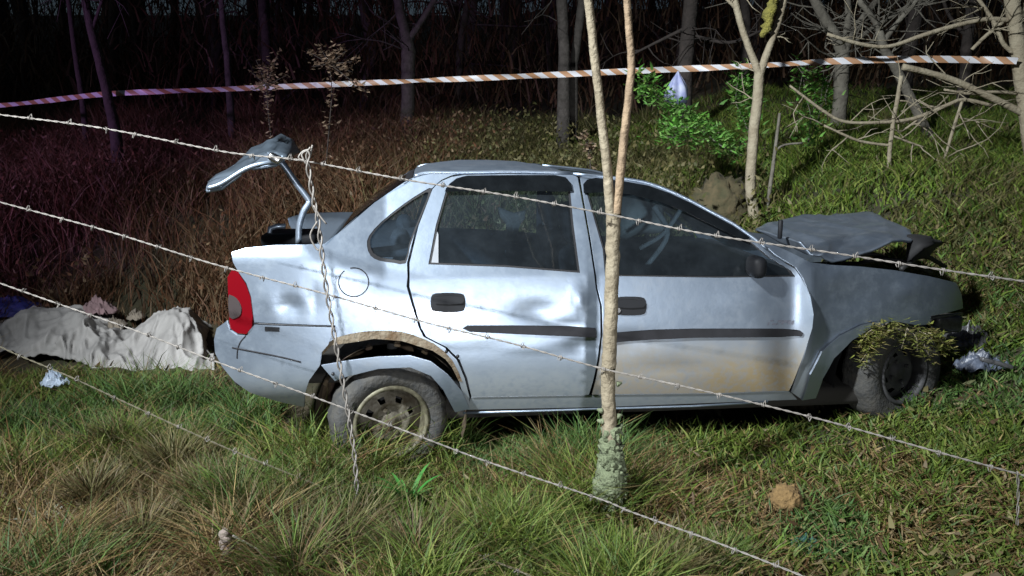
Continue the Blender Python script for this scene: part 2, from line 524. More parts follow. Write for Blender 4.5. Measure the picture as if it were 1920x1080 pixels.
def panel(name, poly, mt, holes=(), off=0.0, thick=0.018, step=0.028, dent=None, parent=None, far=False, uvz=False, rnd=0.0, vf=vside):
    conv = (lambda P: list(P)) if uvz else (lambda P: [cpt(x, y, vf)[:2] for x, y in P])
    B = [resample(conv(poly), step * 0.7)] + [resample(conv(h), step * 0.7) for h in holes]
    outer = B[0]
    us, zs = [p[0] for p in outer], [p[1] for p in outer]
    pts, edges = [], []
    for b in B:
        k = len(pts)
        pts += b
        edges += [(k + i, k + (i + 1) % len(b)) for i in range(len(b))]
    g = np.array([(u, z) for u in np.arange(min(us), max(us), step) for z in np.arange(min(zs), max(zs), step)])
    if len(g):
        ok = inpoly(g, outer)
        ok &= edge_dist(g, outer) > step * 0.5
        for h in B[1:]:
            ok &= ~inpoly(g, h)
            ok &= edge_dist(g, h) > step * 0.5
        pts += [tuple(p) for p in g[ok]]
    vo, eo, fo, _, _, _ = delaunay_2d_cdt([Vector(p) for p in pts], edges, [], 0, 1e-6)
    P2 = np.array([(v.x, v.y) for v in vo])
    T = [tuple(f) for f in fo]
    cen = np.array([P2[list(f)].mean(0) for f in T])
    keep = inpoly(cen, outer)
    for h in B[1:]:
        keep &= ~inpoly(cen, h)
    T = [t for t, k in zip(T, keep) if k]
    cnt = {}
    for t in T:
        for a, b in zip(t, t[1:] + t[:1]):
            cnt[(a, b)] = 1
    bnd = [(a, b) for (a, b) in cnt if (b, a) not in cnt]
    bset = {a for e in bnd for a in e}
    front, back = [], []
    for i, (u, z) in enumerate(P2):
        dv = dent(u, z) if dent else 0.0
        v = (vf(u, z) if callable(vf) else vf) + off + dv - (rnd if i in bset else 0)
        front.append((u, -v, z))
        back.append((u, -v + thick, z))
    n = len(front)
    V = front + back
    F = [t for t in T] + [tuple(i + n for i in reversed(t)) for t in T]
    for a, b in bnd:                            # rim walls with vertices of their own
        k = len(V)
        V += [front[a], front[b], back[b], back[a]]
        F.append((k + 1, k, k + 3, k + 2))
    # front faces must look to -y
    p, q, r = (Vector(V[i]) for i in F[0])
    if (q - p).cross(r - p).y > 0:
        F = [tuple(reversed(f)) for f in F]
    if far:
        V = [(x, WID - y, z) for x, y, z in V]
        F = [tuple(reversed(f)) for f in F]
    o = mobj(name, V, F, mt, parent or car, world=False)
    if len(o.data.vertices) == len(V):
        vv = lambda u, z: (vf(u, z) if callable(vf) else vf) + (dent(u, z) if dent else 0.0)
        N = []
        e = 0.012
        for u, z in P2:
            N.append(Vector(((vv(u + e, z) - vv(u - e, z)) / (2 * e), 1.0, (vv(u, z + 2 * e) - vv(u, z - 2 * e)) / (4 * e))).normalized())
        # outward is -y on the near side: surface y = -v(u, z)
        N = [Vector((-q.x, -q.y, -q.z)) for q in N]
        NN = N + [-q for q in N]
        for a, b in bnd:
            d2 = P2[b] - P2[a]
            w = Vector((-d2[1], 0, d2[0])).normalized()
            c = P2[[t for t in T if a in t and b in t][0], :].mean(0) if False else None
            NN += [N[a], N[b], w, w]
        if far:
            NN = [Vector((q.x, -q.y, q.z)) for q in NN]
        o.data.normals_split_custom_set_from_vertices([tuple(q) for q in NN])
    return o

def g2(u, z, cu, cz, ru, rz, amp):
    return amp * math.exp(-((u - cu) / ru) ** 2 - ((z - cz) / rz) ** 2)
def U(px, py):
    return cpt(px, py)[:2]

# ---- outlines traced on the side, in photo pixels
Q_win = sm([(810, 353), (793, 359), (756, 383), (716, 415), (692, 442), (688, 461), (695, 480), (711, 489), (737, 493), (761, 494), (769, 461), (783, 423), (799, 384)], 2)
quarter = [(434, 473), (437, 492), (447, 510), (462, 531), (471, 557), (475, 592), (477, 604), (540, 607), (629, 610), (618, 640),
           (660, 641), (702, 634), (753, 638), (811, 656), (835, 672), (847, 687), (861, 715), (869, 745), (871, 768), (880, 766), (880, 744), (871, 709),
           (857, 677), (833, 653), (794, 633), (785, 615), (770, 565), (762, 538), (764, 520), (763, 493), (781, 423), (807, 356), (816, 347), (828, 337), (846, 329), (858, 326),
           (800, 325), (777, 332), (756, 343), (702, 380), (649, 426), (608, 457), (514, 460), (460, 465)]
def dq(u, z):
    a, b = U(545, 575), U(505, 560)
    c = U(590, 560)
    return (g2(u, z, *a, 0.05, 0.035, -0.014) + g2(u, z, *b, 0.04, 0.06, 0.006) + g2(u, z, *c, 0.03, 0.06, -0.008)
            + g2(u, z, *U(740, 520), 0.14, 0.05, -0.006))
quarter_poly = quarter
rd_out = [(811, 355), (818, 347), (829, 339), (846, 332), (870, 328), (960, 326), (1074, 328), (1083, 332), (1104, 449), (1112, 501), (1117, 540),
          (1125, 572), (1126, 631), (1120, 676), (1112, 714), (1104, 740), (1000, 742), (884, 744), (876, 709), (862, 675), (838, 651), (799, 631),
          (790, 615), (775, 565), (768, 538), (768, 520), (768, 493), (785, 423)]
rd_win = [(803, 496), (817, 423), (835, 361), (842, 349), (855, 337), (875, 331), (922, 329), (1039, 330), (1058, 334), (1068, 345), (1070, 362), (1076, 423), (1088, 512), (948, 501)]
def drd(u, z):
    p1, p2, p3 = U(1085, 560), U(1060, 612), U(1010, 585)
    d = g2(u, z, *p1, 0.03, 0.05, 0.014) + g2(u, z, *p3, 0.10, 0.05, -0.016) + g2(u, z, *p2, 0.10, 0.03, -0.012)
    d += g2(u, z, *U(1090, 650), 0.07, 0.035, -0.015) + g2(u, z, *U(1000, 650), 0.12, 0.02, 0.006)
    zc = U(900, 637)[1] + 0.02 * (u - U(900, 637)[0])
    d += 0.007 * math.exp(-((z - zc) / 0.012) ** 2) * max(0, 1 - abs(u - U(900, 637)[0]) / 0.30)
    return d
fd_out = [(1088, 332), (1100, 330), (1172, 338), (1216, 346), (1255, 360), (1294, 378), (1333, 399), (1372, 420), (1406, 443), (1419, 455), (1451, 481), (1490, 504),
          (1500, 520), (1513, 554), (1517, 585), (1515, 611), (1507, 645), (1494, 689), (1484, 718), (1478, 732), (1347, 737), (1156, 739), (1110, 740),
          (1117, 714), (1125, 676), (1131, 631), (1130, 575), (1121, 540), (1116, 501), (1108, 449)]
fd_win = [(1096, 345), (1103, 337), (1117, 335), (1172, 342), (1216, 351), (1255, 365), (1294, 384), (1333, 405), (1372, 427), (1406, 451), (1445, 484), (1484, 508),
          (1492, 519), (1346, 521), (1151, 518), (1134, 517), (1130, 467), (1112, 404), (1100, 362)]
def dfd(u, z):
    d = g2(u, z, *U(1180, 640), 0.12, 0.04, -0.012) + g2(u, z, *U(1260, 690), 0.2, 0.03, -0.006) + g2(u, z, *U(1400, 560), 0.15, 0.06, 0.004)
    u0 = U(1505, 600)[0]
    return d + 0.022 * max(0, 1 - (u0 - u) / 0.07) ** 2 * (1 if z < 0.95 else 0)
fender = [(1506, 521), (1519, 554), (1524, 585), (1522, 611), (1514, 645), (1501, 689), (1491, 718), (1485, 736), (1502, 748),
          (1517, 701), (1539, 658), (1573, 628), (1614, 608), (1644, 602), (1687, 604), (1721, 610), (1742, 608), (1746, 592), (1806, 578), (1803, 552), (1793, 530),
          (1742, 518), (1678, 507), (1614, 500), (1559, 497), (1520, 492), (1476, 470), (1440, 455), (1425, 452), (1455, 478), (1493, 502)]
def dfe(u, z):
    return g2(u, z, *U(1600, 560), 0.12, 0.08, -0.012) + g2(u, z, *U(1700, 545), 0.08, 0.05, 0.01) + g2(u, z, *U(1560, 520), 0.05, 0.04, 0.008)
f_lip = [(1502, 749), (1517, 701), (1539, 658), (1573, 628), (1614, 608), (1644, 602), (1665, 603), (1655, 608), (1627, 617), (1595, 637), (1561, 671), (1540, 709), (1527, 745)]
sill = [(876, 769), (884, 746), (1000, 744), (1110, 742), (1156, 741), (1347, 739), (1479, 734), (1486, 739), (1496, 750), (1440, 752), (1130, 764)]
bumper = [(478, 608), (540, 611), (627, 613), (616, 645), (603, 660), (600, 684), (580, 712), (571, 740), (566, 771), (520, 756), (470, 736), (440, 712), (417, 684),
          (405, 660), (403, 635), (408, 614), (426, 601), (431, 617), (445, 627), (463, 629), (474, 618)]
light_o = [(435, 506), (427, 519), (428, 549), (430, 600), (432, 615), (445, 624), (462, 626), (472, 614), (474, 592), (470, 557), (461, 532), (448, 512)]
guard_r = [(834, 359), (836, 353), (843, 344), (856, 334), (875, 329), (960, 328), (1040, 328), (1060, 332), (1070, 344), (1073, 358), (1060, 359), (950, 357)]
guard_f = [(1094, 362), (1093, 345), (1101, 336), (1117, 333), (1172, 340), (1216, 348), (1255, 362), (1294, 380), (1333, 401), (1372, 422), (1404, 444),
           (1398, 452), (1346, 428), (1294, 402), (1242, 380), (1180, 364), (1130, 360)]
mould_r = [(868, 615), (876, 610), (960, 610), (1060, 612), (1116, 615), (1118, 632), (1050, 629), (960, 625), (880, 621)]
mould_f = [(1134, 627), (1151, 624), (1224, 618), (1302, 616), (1459, 616), (1496, 618), (1501, 622), (1499, 628), (1459, 631), (1302, 632), (1224, 636), (1151, 642), (1134, 645)]

cv = lambda P: [cpt(x, y)[:2] for x, y in P]
for far in (False, True):
    panel('quarter_panel', quarter_poly, M['paint'], [Q_win], dent=None if far else dq, far=far)
    d = panel('door', rd_out, M['paint'], [rd_win], dent=None if far else drd, far=far)
    e = panel('door', fd_out, M['paint_front_door'] if not far else M['paint'], [fd_win], dent=None if far else dfd, far=far)
    if not far:
        d['label'], e['label'] = 'dented rear door', 'mud-stained front door'
    q = panel('quarter_window', Q_win, M['glass'], off=-0.012, thick=0.004, step=0.06, far=far)
    w1 = panel('window', rd_win, M['glass'], off=-0.014, thick=0.004, step=0.06, far=far, parent=d)
    w2 = panel('window', fd_win, M['glass'], off=-0.014, thick=0.004, step=0.06, far=far, parent=e)
    fv = vstraight if far else vside
    fe = panel('fender', cv(fender), M['paint'], dent=dfe, far=far, uvz=True, vf=fv)
    panel('wheel_arch_lip', cv(f_lip), M['paint_roof'], off=0.014, thick=0.03, parent=fe, far=far, uvz=True, vf=fv)
    panel('sill', sill, M['paint'], off=-0.006, far=far)
    def vbump(u, z):
        return vside(u, z) - 0.16 * max(0, (0.47 - z) / 0.25) ** 2
    panel('rear_bumper_side', cv(bumper), M['paint'], off=0.016, thick=0.03, far=far, uvz=True, vf=vbump)
    tl = panel('tail_light', light_o, M['lens_red'], off=0.004, thick=0.05, step=0.02, far=far)
    panel('clear_lens', sm([(429, 556), (433, 553), (444, 559), (452, 573), (452, 588), (444, 595), (431, 594)], 2), M['lens_clear'], off=0.009, thick=0.02, step=0.02, parent=tl, far=far)
    if not far:
        def frame_ring(P, grow, name, parent, off):
            c = np.mean(P, 0)
            inner = [(c[0] + (x - c[0]) * (1 - grow), c[1] + (y - c[1]) * (1 - grow)) for x, y in P]
            return panel(name, P, M['seal'], [inner], off=off, thick=0.012, step=0.04, parent=parent)
        frame_ring(Q_win, 0.10, 'window_seal', q, -0.003)
        frame_ring(rd_win, 0.03, 'window_seal', w1, -0.004)
        frame_ring(fd_win, 0.025, 'window_seal', w2, -0.004)
        panel('rain_guard', guard_r, M['guard'], off=0.012, thick=0.004, step=0.05, parent=d)
        panel('rain_guard', guard_f, M['guard'], off=0.012, thick=0.004, step=0.05, parent=e)
        panel('window_trim', [(801, 496), (807, 470), (816, 425), (822, 440), (822, 497)], M['under_skin'], off=-0.008, thick=0.005, step=0.04, parent=d)
        panel('moulding', mould_r, M['strip'], off=0.013, thick=0.016, parent=d, dent=drd)
        panel('moulding', mould_f, M['strip'], off=0.013, thick=0.016, parent=e, dent=dfd)
        for k, (x0, y0, x1, y1, pd) in enumerate(((808, 550, 872, 584, d), (1149, 557, 1211, 590, e))):
            c = 9
            rr = [(x0 + c, y0), (x1 - c, y0), (x1, y0 + c), (x1, y1 - c), (x1 - c, y1), (x0 + c, y1), (x0, y1 - c), (x0, y0 + c)]
            h = panel('door_handle', sm(rr, 3), M['plastic'], off=0.006, thick=0.012, step=0.02, parent=pd)
            panel('handle_flap', sm([(x0 + 8, y0 + 5), (x1 - 8, y0 + 5), (x1 - 6, y0 + 18), (x0 + 8, y0 + 18)], 2), M['plastic'], off=0.014, thick=0.008, step=0.02, parent=pd)
            if k:
                cx, cy = 1158, 581
                panel('keyhole', [(cx + 5 * math.cos(a), cy + 5 * math.sin(a)) for a in np.linspace(0, 6.28, 9)[:-1]], M['chrome'], off=0.012, thick=0.004, step=0.02, parent=pd)
        # faint lettering low on the front door: the strokes that can still be made out
        V, F = [], []
        for (x, y, w, hh) in ((1438, 604, 3, 6), (1442, 600, 7, 2), (1446, 606, 6, 3), (1453, 606, 4, 3), (1457, 600, 6, 4), (1464, 600, 4, 8), (1469, 600, 6, 5), (1476, 600, 5, 8), (1482, 601, 5, 7)):
            k = len(V)
            for xx, yy in ((x + 2, y), (x + w + 2, y), (x + w, y + hh), (x, y + hh)):
                u, z, v = cpt(xx, yy)
                V.append((u, -(v + dfd(u, z) + 0.003), z))
            F.append((k, k + 1, k + 2, k + 3))
        mobj('door_lettering', V, F, mat('badge_grey', (0.16, 0.17, 0.21), 0.5), car, world=False)
        # fuel flap groove
        c = []
        for a in np.linspace(R(128), R(128 + 335), 40):
            u, z, v = cpt(663 + 28 * math.cos(a), 529 - 27 * math.sin(a))
            c.append((u, -(v + dq(u, z) + 0.0005), z))
        mobj('fuel_flap_gap', *tube(c, 0.0028, 6), M['seal'], car, world=False)
        # rusty flange of the rear arch and the arch trim that hangs off it
        rust = [(606, 664), (604, 655), (618, 641), (630, 633), (652, 627), (672, 623), (690, 621), (712, 620), (730, 620), (752, 622), (775, 628), (796, 636), (815, 645), (833, 659), (848, 675), (859, 696), (867, 716),
                (860, 714), (847, 688), (835, 673), (811, 657), (753, 639), (702, 635), (660, 642), (622, 647)]
        panel('rusty_arch_flange', rust, M['rust'], off=0.003, thick=0.02, step=0.02, dent=lambda u, z: 0.004 * mnoise.noise((u * 30, z * 30, 0)))
        flare = [(604, 682), (652, 674), (710, 667), (769, 665), (808, 676), (839, 700), (866, 732), (880, 764), (853, 770), (831, 728), (808, 702), (769, 686), (710, 689), (652, 703), (629, 711)]
        a = panel('loose_arch_trim', flare, M['paint_roof'], off=0.022, thick=0.012, step=0.02, dent=lambda u, z: 0.03 * max(0, -u - 0.1))
        for (bx, by) in ((626, 697), (858, 668), (837, 659)):
            u, z, v = cpt(bx, by)
            bm = bmesh.new()
            bmesh.ops.create_icosphere(bm, subdivisions=1, radius=0.009)
            bmesh.ops.translate(bm, vec=(u, -v - (0.036 if bx < 700 else 0.004), z), verts=bm.verts)
            bmobj('bolt', bm, M['seal'], car)
        # bumper crease, reflector slot, bumper joint
        for nm, P, r_ in (('bumper_crease', [(437, 650), (480, 658), (530, 668), (565, 677)], 0.004), ('panel_gap', [(477, 606), (540, 609), (629, 612)], 0.004),
                          ('bumper_split', [(462, 628), (452, 640), (447, 655), (446, 670)], 0.003)):
            L = []
            for x, y in [p for p in spline(P, 5)]:
                u, z, v = cpt(x, y)
                L.append((u, -(v + (0.016 if nm != 'panel_gap' else 0.006)), z))
            mobj(nm, *tube(L, r_, 6), M['strip'] if nm != 'panel_gap' else M['seal'], car, world=False)
        panel('side_reflector', [(498, 611), (525, 612), (525, 620), (498, 619)], M['plastic'], off=0.019, thick=0.01, step=0.03)
        # sill flange catching the light
        L = []
        for x, y in ((868, 775), (1000, 771), (1130, 767), (1300, 762), (1440, 754)):
            u, z, v = cpt(x, y)
            L.append((u, -v + 0.005, z))
        mobj('sill_flange', *tube(L, 0.006, 6), M['paint_roof'], car, world=False)

# local measures taken from the traced outlines
uRW0, zRW0, _ = cpt(608, 457)                  # foot of the rear window
uRW1, zRW1, _ = cpt(777, 332)                  # its top
uRF, zRF, _ = cpt(1078, 327)
def strip_surface(name, sections, mt, n=14, crown=0.05, parent=None, thick=0.012, noise=0.0, y0=None, y1=None, tap=None):
    """surface across the car: sections = [(u, z)] near-side edge points; crown bows the middle up / out"""
    V, F = [], []
    ns = len(sections)
    for layer in (0, 1):
        for (u, z) in sections:
            ya = -vside(u, z) - 0.004 if y0 is None else y0
            yb = WID - ya if y1 is None else y1
            for j in range(n + 1):
                s = j / n
                c = crown * (1 - (2 * s - 1) ** 2) * (float(np.interp(u, tap[0], tap[1])) if tap else 1)
                dz = noise * mnoise.noise((u * 4, s * 5, 3)) if 0 < j < n else 0
                V.append((u, ya + (yb - ya) * s, z + c + dz - layer * thick))
    w = n + 1
    for layer in (0, 1):
        o = layer * ns * w
        for i in range(ns - 1):
            for j in range(n):
                q = (o + i * w + j, o + (i + 1) * w + j, o + (i + 1) * w + j + 1, o + i * w + j + 1)
                F.append(q if layer == 0 else tuple(reversed(q)))
    return mobj(name, V, F, mt, parent or car, world=False)
roof_sec = [cpt(x, y)[:2] for x, y in ((775, 333), (790, 328), (805, 325), (830, 325), (870, 325), (930, 324), (990, 324), (1040, 325), (1078, 327))]
strip_surface('roof', roof_sec, M['paint_roof'], crown=0.042, noise=0.005, tap=([uRW1, uRW1 + 0.1, uRW1 + 0.25, uRF - 0.28, uRF - 0.12, uRF], [0.3, 0.7, 1, 1, 0.55, 0.0]))
# rear window: glass leaning between the two rear pillars
rw = [(uRW0 + (uRW1 - uRW0) * t, zRW0 + (zRW1 - zRW0) * t + 0.03 * math.sin(math.pi * t)) for t in np.linspace(0.02, 0.98, 10)]
strip_surface('rear_window', [(u - 0.005, z - 0.012) for u, z in rw], M['glass'], crown=0.014, thick=0.004)
strip_surface('rear_window_seal', [(uRW1 - 0.05, zRW1 - 0.030), (uRW1 - 0.01, zRW1 - 0.006)], M['seal'], crown=0.014)
# windscreen, bent inwards by the blow
ws = [cpt(x, y)[:2] for x, y in ((1080, 328), (1172, 339), (1255, 361), (1333, 400), (1406, 444), (1455, 480))]
strip_surface('windscreen', [(u, z - 0.008) for u, z in ws], M['glass_front'], crown=-0.02, noise=0.05, thick=0.005)
# roof rail beads over the doors and the front pillar
for nm, P in (('roof_gutter', [(778, 331), (800, 324.5), (860, 324), (960, 322.5), (1070, 325)]), ('front_pillar', [(1075, 326), (1172, 336), (1216, 344), (1255, 358), (1294, 376), (1333, 397), (1372, 418), (1406, 441), (1440, 468)])):
    L = []
    for x, y in spline(P, 4):
        u, z, v = cpt(x, y)
        L.append((u, -v + 0.008, z))
    mobj(nm, *tube(L, 0.011 if nm == 'roof_gutter' else 0.009, 6), M['paint_roof'], car, world=False)
    mobj(nm, *tube([(x, WID - y, z) for x, y, z in L], 0.008, 6), M['paint_roof'], car, world=False)

# rear panel, boot floor, underbody, bulkheads
uB, zB, _ = cpt(436, 480)
uE = cpt(405, 650)[0]
def simple_box(name, c, s, mt, bev=0.02, parent=None):
    bm = bmesh.new()
    rbox(bm, Vector(c), s, bev)
    return bmobj(name, bm, mt, parent or car)
simple_box('rear_panel', (uB + 0.03, WID / 2, 0.66), (0.05, WID - 0.42, 0.36), M['paint'])
simple_box('rear_bumper', (uE + 0.14, WID / 2, 0.48), (0.14, WID - 0.5, 0.22), M['paint'], 0.05)
simple_box('boot_floor', (-0.35, WID / 2, 0.42), (0.72, WID - 0.3, 0.05), M['under'])
simple_box('rear_seat_bulkhead', (0.02, WID / 2, 0.62), (0.05, WID - 0.25, 0.5), M['dark'])
simple_box('parcel_shelf', (0.02, WID / 2, zRW0 - 0.06), (0.42, WID - 0.24, 0.03), M['seat'], 0.01)
simple_box('underbody', (1.15, WID / 2, 0.24), (2.5, WID - 0.32, 0.10), M['under'], 0.03)
simple_box('firewall', (1.98, WID / 2, 0.58), (0.06, WID - 0.28, 0.60), M['dark'])
simple_box('engine', (2.42, WID / 2 + 0.1, 0.52), (0.52, 0.7, 0.42), M['engine'], 0.05)
simple_box('battery', (2.30, 0.62, 0.62), (0.2, 0.18, 0.2), M['plastic'], 0.02)
simple_box('radiator_frame', (2.72, WID / 2 + 0.25, 0.56), (0.07, 0.8, 0.22), M['dark'], 0.02)
simple_box('inner_fender', (2.45, 1.22, 0.60), (0.86, 0.04, 0.3), M['dark'], 0.01)

# wheel wells
def well(u, zc, r, y0, y1, mt, rot=0.0):
    V, F = [], []
    n = 18
    for i in range(n + 1):
        a = math.pi * (-0.12 + 1.24 * i / n)
        for y in (y0, y1):
            V.append((u + r * math.cos(a), y + rot * r * math.cos(a), zc + r * math.sin(a)))
    for i in range(n):
        F.append((2 * i, 2 * i + 1, 2 * i + 3, 2 * i + 2))
    k = len(V)
    V.append((u, y1, zc))
    for i in range(n):
        F.append((2 * i + 1, k, 2 * i + 3))
    return mobj('wheel_well', V, F, mt, car, world=False)
ur, zr, _ = cpt(727, 786)
uf, zf, _ = cpt(1668, 692, -0.28)
well(ur + 0.02, zr + 0.03, 0.345, 0.03, 0.42, M['well'])
well(uf - 0.02, zf - 0.02, 0.34, 0.25, 0.62, M['dark'], 0.25)
well(ur + 0.02, zr + 0.03, 0.345, WID - 0.03, WID - 0.42, M['dark'])
well(uf - 0.02, zf - 0.02, 0.34, WID - 0.24, WID - 0.62, M['dark'])
for k in range(5):                              # ribs of the rusty inner wing
    a = R(62 + 22 * k)
    bm = bmesh.new()
    rbox(bm, Vector((ur + 0.02 + 0.335 * math.cos(a), 0.09, zr + 0.03 + 0.335 * math.sin(a))), (0.03, 0.10, 0.018), 0.004, 1, Matrix.Rotation(-(a - math.pi / 2), 3, 'Y'))
    bmobj('wing_rib', bm, M['rust'] if k % 2 else M['well'], car)

# wheels
def lathe(profile, n=40):
    """profile [(radius, y)] revolved about y; closed loop"""
    V, F = [], []
    m = len(profile)
    for i in range(n):
        a = 2 * math.pi * i / n
        for r, y in profile:
            V.append((r * math.cos(a), y, r * math.sin(a)))
    for i in range(n):
        for j in range(m):
            F.append((i * m + j, i * m + (j + 1) % m, ((i + 1) % n) * m + (j + 1) % m, ((i + 1) % n) * m + j))
    return V, F
def wheel(u, z, y, rz, RT, RR, rim_m, edge_m, flat=0.0, lean=0.0, lbl=None):
    root = bpy.data.objects.new('wheel', None)
    # the tyre is the wheel's own mesh; rim pieces are its children
    w = 0.085
    prof = [(RR - 0.01, -w + 0.012), (RR + 0.012, -w - 0.004), (RR + 0.05, -w - 0.012), (RT - 0.03, -w - 0.004), (RT - 0.008, -w + 0.018), (RT, -w + 0.04), (RT, w - 0.04), (RT - 0.008, w - 0.018), (RT - 0.03, w + 0.004),
            (RR + 0.05, w + 0.012), (RR - 0.01, w - 0.012)]
    V, F = lathe(prof, 64)
    m = len(prof)
    V2 = []
    for i, (x, yy, zz) in enumerate(V):
        j, k = i % m, i // m
        if j in (4, 5, 6, 7) and (k // 2) % 2 == 0:      # tread blocks
            r = math.hypot(x, zz)
            x, zz = x * (r - 0.007) / r, zz * (r - 0.007) / r
        if flat and zz < -RT + flat:
            zz = -RT + flat
        V2.append((x, yy, zz))
    me = bpy.data.meshes.new('wheel')
    me.from_pydata(V2, [], F)
    me.shade_smooth()
    me.materials.append(M['tyre'])
    t = bpy.data.objects.new('wheel', me)
    COL.objects.link(t)
    t.parent = car
    t.location = (u, y, z)
    t.rotation_euler = (lean, 0, rz)
    if lbl:
        t['label'] = lbl
    V, F = lathe([(RR, -w - 0.002), (RR - 0.018, -w - 0.006), (RR - 0.022, -w + 0.02), (RR - 0.03, w - 0.03), (RR - 0.005, w - 0.03)], 48)
    mobj('rim_lip', V, F, edge_m, t, world=False)
    # pressed steel disc with slots
    n, V, F = 64, [], []
    rad = [0.0, 0.035, 0.05, 0.075, 0.09, 0.115, RR - 0.022]
    dep = [-0.052, -0.052, -0.032, -0.048, -0.05, -0.03, -0.012]
    for i in range(n):
        a = 2 * math.pi * i / n
        for r, d_ in zip(rad, dep):
            V.append((r * math.cos(a), d_, r * math.sin(a)))
    mm = len(rad)
    for i in range(n):
        for j in range(mm - 1):
            if j == 4 and (i % 8) in (2, 3, 4):
                continue
            F.append((i * mm + j, i * mm + j + 1, ((i + 1) % n) * mm + j + 1, ((i + 1) % n) * mm + j))
    mobj('rim_disc', V, F, rim_m, t, world=False)
    V, F = lathe([(0.001, 0.03), (RR - 0.03, 0.03), (RR - 0.03, 0.04), (0.001, 0.04)], 32)
    mobj('brake_drum', V, F, M['dark'], t, world=False)
    for k in range(4):
        a = 2 * math.pi * k / 4 + 0.4
        bm = bmesh.new()
        mtx = Matrix.Translation((0.06 * math.cos(a), -0.05, 0.06 * math.sin(a))) @ Matrix.Rotation(math.pi / 2, 4, 'X')
        bmesh.ops.create_cone(bm, cap_ends=True, segments=6, radius1=0.011, radius2=0.011, depth=0.016, matrix=mtx)
        bmobj('wheel_nut', bm, rim_m, t, smooth=False)
    return t
wheel(ur, zr, 0.105, R(15), 0.275, 0.178, M['rim'], M['rim_edge'], 0.02, lbl='mud-caked rear wheel')
wheel(uf, zf, 0.265, R(19), 0.285, 0.165, M['rim_dark'], M['rim_dark'], 0.0, R(-3), lbl='steered dark front wheel')
wheel(ur, 0.27, WID - 0.105, R(182), 0.275, 0.178, M['rim'], M['rim_edge'])
wheel(uf, zf, WID - 0.36, R(195), 0.270, 0.165, M['rim_dark'], M['rim_dark'])

# boot lid torn up on its hinge arm
def sheet(name, pts, tris, mt, parent, thick=0.015, sub=3, noise=0.0, seed=0):
    """crumpled metal from control points (car-local) and triangles: subdivided, displaced, thickened"""
    bm = bmesh.new()
    vs = [bm.verts.new(p) for p in pts]
    for t in tris:
        bm.faces.new([vs[i] for i in t])
    bmesh.ops.delete(bm, geom=[v for v in bm.verts if not v.link_faces], context='VERTS')
    for _ in range(sub):
        bmesh.ops.subdivide_edges(bm, edges=bm.edges[:], cuts=1, use_grid_fill=True, smooth=0.1)
    bmesh.ops.recalc_face_normals(bm, faces=bm.faces[:])
    bm.normal_update()
    for v in bm.verts:
        v.co += v.normal * noise * (mnoise.noise(v.co * 7 + Vector((seed, 0, 0))) + 1.6 * (1 - abs(mnoise.noise(v.co * 3.2 + Vector((0, seed, 0))))) ** 8)
    bmesh.ops.solidify(bm, geom=bm.faces[:], thickness=thick)
    return bmobj(name, bm, mt, parent)
A = [loc(386, 357, -0.14), loc(416, 352, -0.13), loc(462, 320, -0.14), loc(516, 308, -0.15), loc(534, 300, -0.2),
     loc(391, 344, -0.34), loc(455, 293, -0.55), loc(527, 250, -0.8), loc(548, 262, -0.95), loc(563, 286, -0.95), loc(500, 288, -0.30)]
lid = sheet('boot_lid', A, [(0, 1, 5), (1, 2, 5), (2, 3, 10), (3, 4, 10)], M['hood'], car, 0.012, 2, 0.006)
sheet('shaded_lid_facet', A, [(5, 2, 6), (2, 10, 6), (6, 10, 7), (10, 8, 7), (10, 4, 8), (4, 9, 8)], M['lid_shaded'], lid, 0.012, 2, 0.012)  # upper facet of the lid's outer side, coloured dark as if unlit
edge = [loc(389, 353, -0.125), loc(416, 344, -0.12), loc(462, 316, -0.12), loc(500, 305, -0.13), loc(526, 304, -0.16)]
mobj('boot_lid_edge', *tube([tuple(p) for p in spline([tuple(v) for v in edge], 4)], 0.011, 8), M['paint_roof'], lid, world=False)
bm = bmesh.new()
rbox(bm, loc(516, 297, -0.13), (0.06, 0.05, 0.035), 0.01, 2, Matrix.Rotation(0.5, 3, 'Y'))
bmobj('hinge_bracket', bm, M['chrome'], lid)
arm = [(516, 296), (531, 309), (556, 344), (577, 372), (579, 381), (569, 397), (561, 424), (560, 456)]
L = [loc(p[0], p[1], -0.22) for p in spline(arm, 5)]
V, F = tube(L, 0.0145, 8)
mobj('hinge_arm', V, F, M['paint_roof'], car, world=False)
L = [loc(p[0], p[1], -0.45) for p in [(507, 452), (505, 440), (507, 428), (520, 424), (535, 424)]]
mobj('boot_latch_bracket', *tube(L, 0.014, 6), M['paint_roof'], car, world=False)
bm = bmesh.new()
rbox(bm, loc(548, 445, -0.5), (0.26, 0.25, 0.06), 0.02, 2)
bmobj('boot_gutter', bm, M['plastic'], car)

# bonnet, buckled upwards
B = [loc(1503, 452, -0.26), loc(1522, 478, -0.22), loc(1561, 490, -0.22), loc(1632, 471, -0.26), loc(1672, 452, -0.30), loc(1710, 452, -0.42),
     loc(1418, 428, -0.75), loc(1461, 412, -1.0), loc(1550, 404, -1.15), loc(1636, 398, -1.2), loc(1655, 408, -0.95), loc(1706, 430, -0.75), loc(1590, 437, -0.6)]
bonnet = sheet('bonnet', B, [(0, 1, 6), (1, 12, 6), (1, 2, 12), (2, 3, 12), (3, 4, 12), (4, 5, 11), (4, 11, 10), (4, 10, 12), (6, 12, 7), (7, 12, 8), (8, 12, 9), (9, 12, 10)], M['hood'], car, 0.012, 4, 0.010, 5)
bm = bmesh.new()
rbox(bm, loc(1463, 430, -0.35), (0.02, 0.02, 0.095), 0.004, 1)
bmobj('wiper_stub', bm, M['plastic'], car)
C_ = [loc(1700, 440, -0.5), loc(1745, 445, -0.6), loc(1768, 455, -0.8), loc(1740, 478, -0.5), loc(1700, 490, -0.4), loc(1730, 462, -0.35)]
